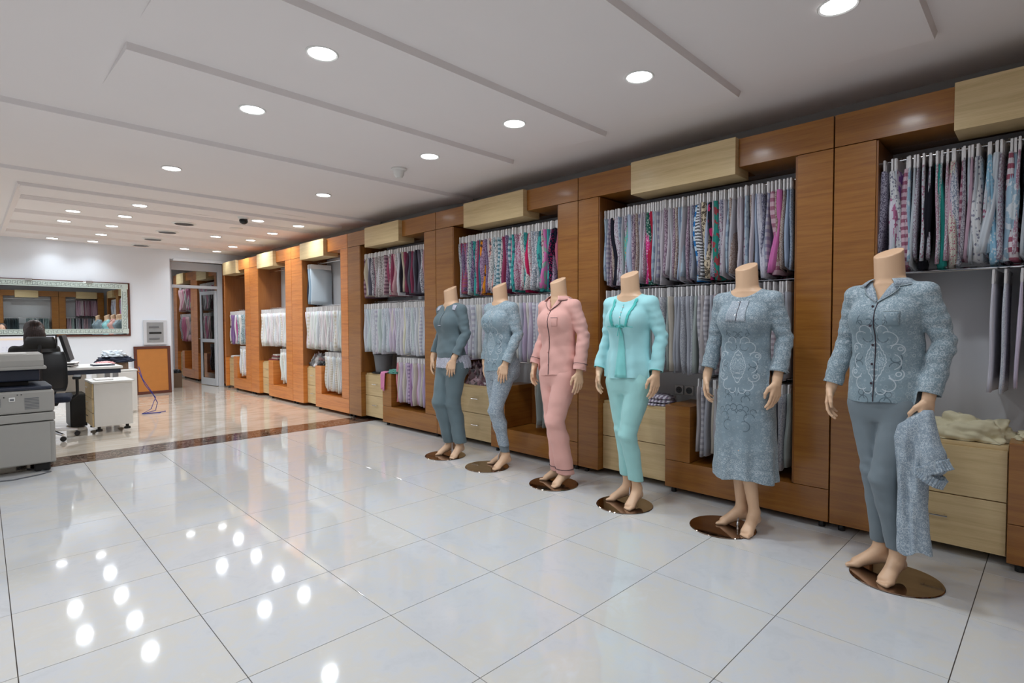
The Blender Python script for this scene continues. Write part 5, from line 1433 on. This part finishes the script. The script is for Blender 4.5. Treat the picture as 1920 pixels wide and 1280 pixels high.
# pedestal
t = thing('mobile_pedestal', 'white drawer pedestal on black casters in front of the desk', 'drawer unit', (1.05, 8.0, 0))
B().box(.0, .38, 0, .52, .085, .60, .003).obj('carcass', MAT['white'], t)
B().box(-.02, .40, -.015, .535, .601, .625, .003).obj('top_board', MAT['white'], t)
for k, (z0, z1) in enumerate(((.09, .25), (.256, .42), (.426, .595))):
    d = B().box(-.018, -.001, .01, .51, z0, z1, .002).obj('drawer', MAT['blond'], t)
    B().tube([(-.035, .2, z1-.05), (-.035, .32, z1-.05)], .005, 6).obj('handle', MAT['chrome'], d, True)
for x in (.05, .33):
    for y in (.06, .46): B().box(x-.014, x+.014, y-.018, y+.018, .05, .084).lathe([(.0, -.014), (.032, -.012), (.034, 0), (.032, .012), (.0, .014)], (x, y, .034), 16).obj('caster', MAT['rubber'], t)
tag(B().box(1.09, 1.26, 8.12, 8.38, .6255, .640, .003).obj('papers', MAT['paper']), 'sheaf of white papers lying on the pedestal', 'papers')
# computer tower
t = thing('computer_tower', 'black computer tower on the floor beside the pedestal', 'computer', (.90, 8.70, 0))
B().box(0, .17, 0, .42, .015, .42, .006).obj('case', MAT['black'], t); B().box(.01, .16, -.008, -.0005, .03, .41, .003).obj('front_panel', MAT['rubber'], t)
# white side cabinet
t = thing('side_cabinet', 'white low cabinet at the end of the desk', 'cabinet', (1.30, 9.62, 0))
B().box(0, .48, 0, .45, .0, .618, .003).obj('carcass', MAT['white'], t); B().box(-.01, .49, -.01, .46, .6185, .64, .003).obj('top_board', MAT['white'], t)
B().box(.01, .47, -.018, -.001, .03, .61, .003).obj('door', MAT['white'], t)
tag(B().box(1.42, 1.70, 9.74, 9.96, .6405, .745, .005).obj('carton', MAT['cardboard']), 'flat box under the navy jacket on the white side cabinet', 'box')
heap('folded_jacket', 'navy folded jacket on the white side cabinet', 'jacket', (1.55, 9.83, .746), (.21, .13, .115), MAT['navy'], 8.8, .25)
heap('plastic_bag', 'crumpled clear white plastic bag on the navy jacket', 'bag', (1.53, 9.80, .835), (.14, .09, .085), simple('milky_plastic', rgb(205, 214, 222), .2, var=.1, scale=20), 3.9, .3)
# blue cord
tag(B().tube([(1.80, 9.60, .68), (1.83, 9.52, .50), (1.93, 9.45, .30), (1.99, 9.42, .14), (1.96, 9.40, .03), (1.84, 9.38, .008), (1.78, 9.36, .008), (1.95, 9.30, .008), (2.08, 9.36, .008)], .005, 8)
    .tube([(1.80, 9.60, .60), (1.86, 9.50, .40), (1.97, 9.43, .22), (1.90, 9.38, .06), (1.78, 9.33, .008), (2.0, 9.26, .008)], .005, 8).obj('blue_cord', MAT['blue_cord'], None, True), 'dark blue cord hanging beside the white side cabinet to the floor', 'cord')
# monitors and desk things
t = thing('computer_monitor', 'lit computer monitor with an orange bar in front of the seated person', 'monitor', (.55, 9.12, .757), 0)
B().box(-.28, .28, -.02, .02, .10, .42, .006).obj('bezel', MAT['black'], t)
ms = emit('lit_screen_white', (.72, .74, .95, 1), .30); mo = emit('lit_screen_orange', (.85, .45, .08, 1), .4); mp = emit('lit_screen_icon', (.2, .2, .5, 1), .2); mo2 = emit('lit_screen_orange_box', (.55, .25, .06, 1), .5)
B().box(-.262, .262, -.022, -.0202, .12, .402).obj('screen', ms, t)
B().box(-.262, .262, -.0235, -.0221, .355, .38).obj('screen_bar', mo, t)
for i in range(3):
    for j in range(3): B().box(-.24+i*.035, -.222+i*.035, -.0235, -.0221, .19+j*.035, .205+j*.035).obj('screen_icon', mp, t)
B().box(-.12, -.02, -.0235, -.0221, .185, .28).obj('screen_picture', mo2, t)
B().box(-.025, .025, .0, .02, .01, .16).box(-.11, .11, -.08, .09, 0, .012, .004).obj('stand', MAT['black'], t)
t = thing('computer_monitor', 'dark monitor turned edge-on beside the pen cup', 'monitor', (.985, 9.10, .757), math.radians(79))
m = Matrix.Rotation(math.radians(-14), 4, 'X')
B().box(-.24, .24, -.018, .018, .08, .42, .006, m).obj('bezel', MAT['black'], t)
B().box(-.02, .02, .03, .05, .01, .2).box(-.10, .10, -.05, .10, 0, .012, .004).obj('stand', MAT['black'], t)
tag(B().box(.785, .835, 9.10, 9.20, .7575, 1.12, .01).obj('desk_speaker', MAT['black']), 'slim black speaker standing beside the lit monitor', 'speaker')
t = thing('pen_cup', 'dark pen cup with blue and green pens between the monitors', 'pen cup', (.895, 9.00, .757))
B().lathe([(.04, 0), (.045, .10), (.040, .10), (.036, .01)], seg=20).obj('cup', MAT['dark_trim'], t, True)
for k, (dx, dy, hh, mm) in enumerate(((0, 0, .28, MAT['blue_cord']), (-.025, .01, .16, MAT['teal_cloth']), (.02, -.01, .18, MAT['blue_cord']), (.01, .02, .15, MAT['black']))):
    B().tube([(dx*.4, dy, .015), (dx*1.6, dy, hh)], .006, 7).obj('pen', mm, t, True)
for k in range(5):
    o = B().box(-.11, .11, -.15, .15, 0, .012, .002, Matrix.Rotation(math.radians(-22+k*2), 4, 'Z')).obj('notebook', MAT['black'] if k % 2 else MAT['paper'], None)
    o.location = (.86+.010*k, 8.90-.004*k, .758+.0135*k); tag(o, '%s notebook of the fanned stack on the desk beside the chair' % ('lowest white', 'second lowest black', 'middle white', 'second highest black', 'topmost white')[k], 'notebook', 'notebooks on the desk')
tag(B().box(1.16, 1.40, 8.86, 9.10, .7575, .775, .006).obj('desk_tray', MAT['copier_dark']), 'flat dark tray on the desk end', 'tray')
tag(B().box(1.17, 1.37, 8.88, 9.06, .7755, .783, .003).obj('paper_sheet', MAT['paper']), 'white paper lying on the dark desk tray', 'paper')
heap('pink_cloth', 'small pink and orange cloth on the desk end', 'cloth', (1.34, 9.24, .757), (.11, .09, .04), simple('pale_pink', rgb(226, 170, 170), .8), 1.9, .25)
# office chair (its back to us)
t = thing('office_chair', 'black office chair with a headrest seen from behind', 'chair', (.60, 8.02, 0), math.radians(-8))
b = B()
for k in range(5):
    a = 2*PI*k/5+.3; b.tube([(0, 0, .115), (math.cos(a)*.16, math.sin(a)*.16, .10), (math.cos(a)*.30, math.sin(a)*.30, .075)], [.026, .022, .015], 8)
b.obj('star_base', MAT['chrome'], t, True)
for k in range(5):
    a = 2*PI*k/5+.3; c = B().lathe([(.0, -.024), (.027, -.022), (.03, 0), (.027, .022), (.0, .024)], seg=14)
    bmesh.ops.rotate(c.bm, verts=c.bm.verts, cent=(0, 0, 0), matrix=Matrix.Rotation(PI/2, 3, 'X')); o = c.obj('caster', MAT['black'], t, True); o.location = (math.cos(a)*.30, math.sin(a)*.30, .031)
B().tube([(0, 0, .10), (0, 0, .40)], .025, 12).obj('gas_lift', MAT['chrome'], t, True)
B().box(-.13, .13, -.14, .14, .39, .43, .01).obj('tilt_plate', MAT['black'], t)
B().box(-.25, .25, -.24, .24, .431, .50, .03).obj('seat', MAT['navy'], t)
def bent_panel(w0, w1, z0, z1, y, th, curve, n=9, m=10):
    V = []; F = []
    for side in (0, 1):
        for i in range(m+1):
            s = i/m; z = z0+(z1-z0)*s; w_ = (w0+(w1-w0)*s)*(1-.12*abs(2*s-1)**4)
            for k in range(n+1):
                u = k/n*2-1
                V.append((u*w_, y-.05*math.sin(s*PI)*curve+.06*curve*u*u+side*th, z))
    q = (m+1)*(n+1)
    for i in range(m):
        for k in range(n):
            a = i*(n+1)+k; F.append([a, a+1, a+n+2, a+n+1]); F.append([q+a, q+a+n+1, q+a+n+2, q+a+1])
    for i in range(m):
        for k in (0, n):
            a = i*(n+1)+k; F.append([a, a+n+1, q+a+n+1, q+a])
    for i in (0, m):
        for k in range(n):
            a = i*(n+1)+k; F.append([a, a+1, q+a+1, q+a])
    return V, F
V, F = bent_panel(.23, .22, .56, 1.0, -.25, .035, 1); mesh_obj('backrest', V, F, MAT['black'], t, True)
V, F = bent_panel(.145, .12, 1.035, 1.17, -.25, .05, .8); mesh_obj('headrest', V, F, MAT['rubber'], t, True)
B().tube([(0, -.05, .41), (0, -.22, .45), (0, -.30, .60), (0, -.29, .9), (0, -.27, 1.08)], .018, 10).obj('back_spine', MAT['black'], t, True)
for s in (-1, 1):
    B().tube([(s*.25, 0, .45), (s*.30, -.02, .50), (s*.30, -.04, .68)], .016, 8).box(s*.30-.04, s*.30+.04, -.16, .12, .68, .715, .012).obj('armrest', MAT['black'], t, True)
# seated person
def person_fn(X, Y, Z):
    P = (X, Y, Z)
    d = loft(P, [(.50, 0, .0, .17, .12), (.60, 0, .0, .165, .12), (.8, 0, -.02, .15, .10), (.95, 0, -.02, .175, .10), (1.05, 0, .0, .15, .07), (1.09, 0, .02, .07, .05)], 2.3)
    d = smin(d, cap(P, (0, .03, 1.05), (0, .05, 1.17), .052, .050), .03)
    for s in (-1, 1):
        d = smin(d, cap(P, (.17*s, .0, 1.02), (.21*s, .06, .76), .052, .043), .03); d = smin(d, cap(P, (.21*s, .06, .76), (.14*s, .40, .80), .040, .030), .02)
        d = smin(d, cap(P, (.10*s, .02, .58), (.12*s, .45, .57), .085, .06), .03); d = smin(d, cap(P, (.12*s, .45, .57), (.12*s, .42, .12), .055, .04), .02)
        d = smin(d, cap(P, (.12*s, .42, .10), (.12*s, .56, .06), .04, .03), .02)
    return d
t = thing('person', 'seated person with dark brown hair in dark clothes, back turned, working at the lit monitor', 'person', (.545, 8.10, 0))
def head_fn(X, Y, Z):
    P = (X, Y, Z); d = ell(P, (0, .06, 1.235), (.072, .092, .108))
    d = smin(d, ell(P, (0, .105, 1.20), (.050, .055, .07)), .03); d = smin(d, ell(P, (0, .158, 1.22), (.013, .018, .022)), .012)
    for s in (-1, 1): d = smin(d, ell(P, (.074*s, .06, 1.225), (.010, .020, .03)), .006)
    return smin(d, cap(P, (0, .03, 1.06), (0, .05, 1.16), .05, .05), .02)
V1 = surf(person_fn, (-.30, -.16, .02), (.30, .64, 1.30), .014)
o = to_obj('body', [V1], MAT['rubber'], t); 
o = to_obj('head', [surf(head_fn, (-.1, -.06, 1.10), (.1, .2, 1.36), .007)], MAT['skin'], t)
b = B()
for s in (-1, 1):
    b.lathe([(.0, -.009), (.011, -.004), (.011, .004), (.0, .009)], (.030*s, .139, 1.245), 10)
b.obj('eyes', MAT['black'], t, True)
B().box(-.022, .022, .150, .158, 1.172, 1.180, .003).obj('mouth', MAT['dark_trim'], t)
for s in (-1, 1):
    hb_ = B()
    hb_.tube([(.14*s, .39, .80), (.13*s, .46, .795)], [.028, .034], 10)
    for k in range(4): hb_.tube([(.13*s+(k-1.5)*.017, .47, .795), (.13*s+(k-1.5)*.019, .515+.008*(k in (1, 2)), .793), (.13*s+(k-1.5)*.019, .545+.008*(k in (1, 2)), .778)], [.009, .008, .006], 7)
    hb_.tube([(.13*s-.028*s, .44, .79), (.13*s-.048*s, .48, .785), (.13*s-.05*s, .51, .78)], [.011, .009, .007], 7)
    hb_.obj('hand', MAT['skin'], t, True)
def hair_fn(X, Y, Z):
    P = (X, Y, Z); a = np.arctan2(Y-.04, X)
    d = ell(P, (0, .040, 1.245), (.092, .100, .112)); d = smin(d, ell(P, (0, -.035, 1.14), (.098, .055, .14)), .05)
    d = smin(d, ell(P, (.0, -.03, 1.32), (.045, .045, .035)), .02)
    return np.maximum(d+.003*np.sin(a*46+Z*20), -(ell(P, (0, .16, 1.20), (.075, .10, .12))))
to_obj('hair', [surf(hair_fn, (-.13, -.13, .98), (.13, .18, 1.39), .007)], MAT['hair'], t)
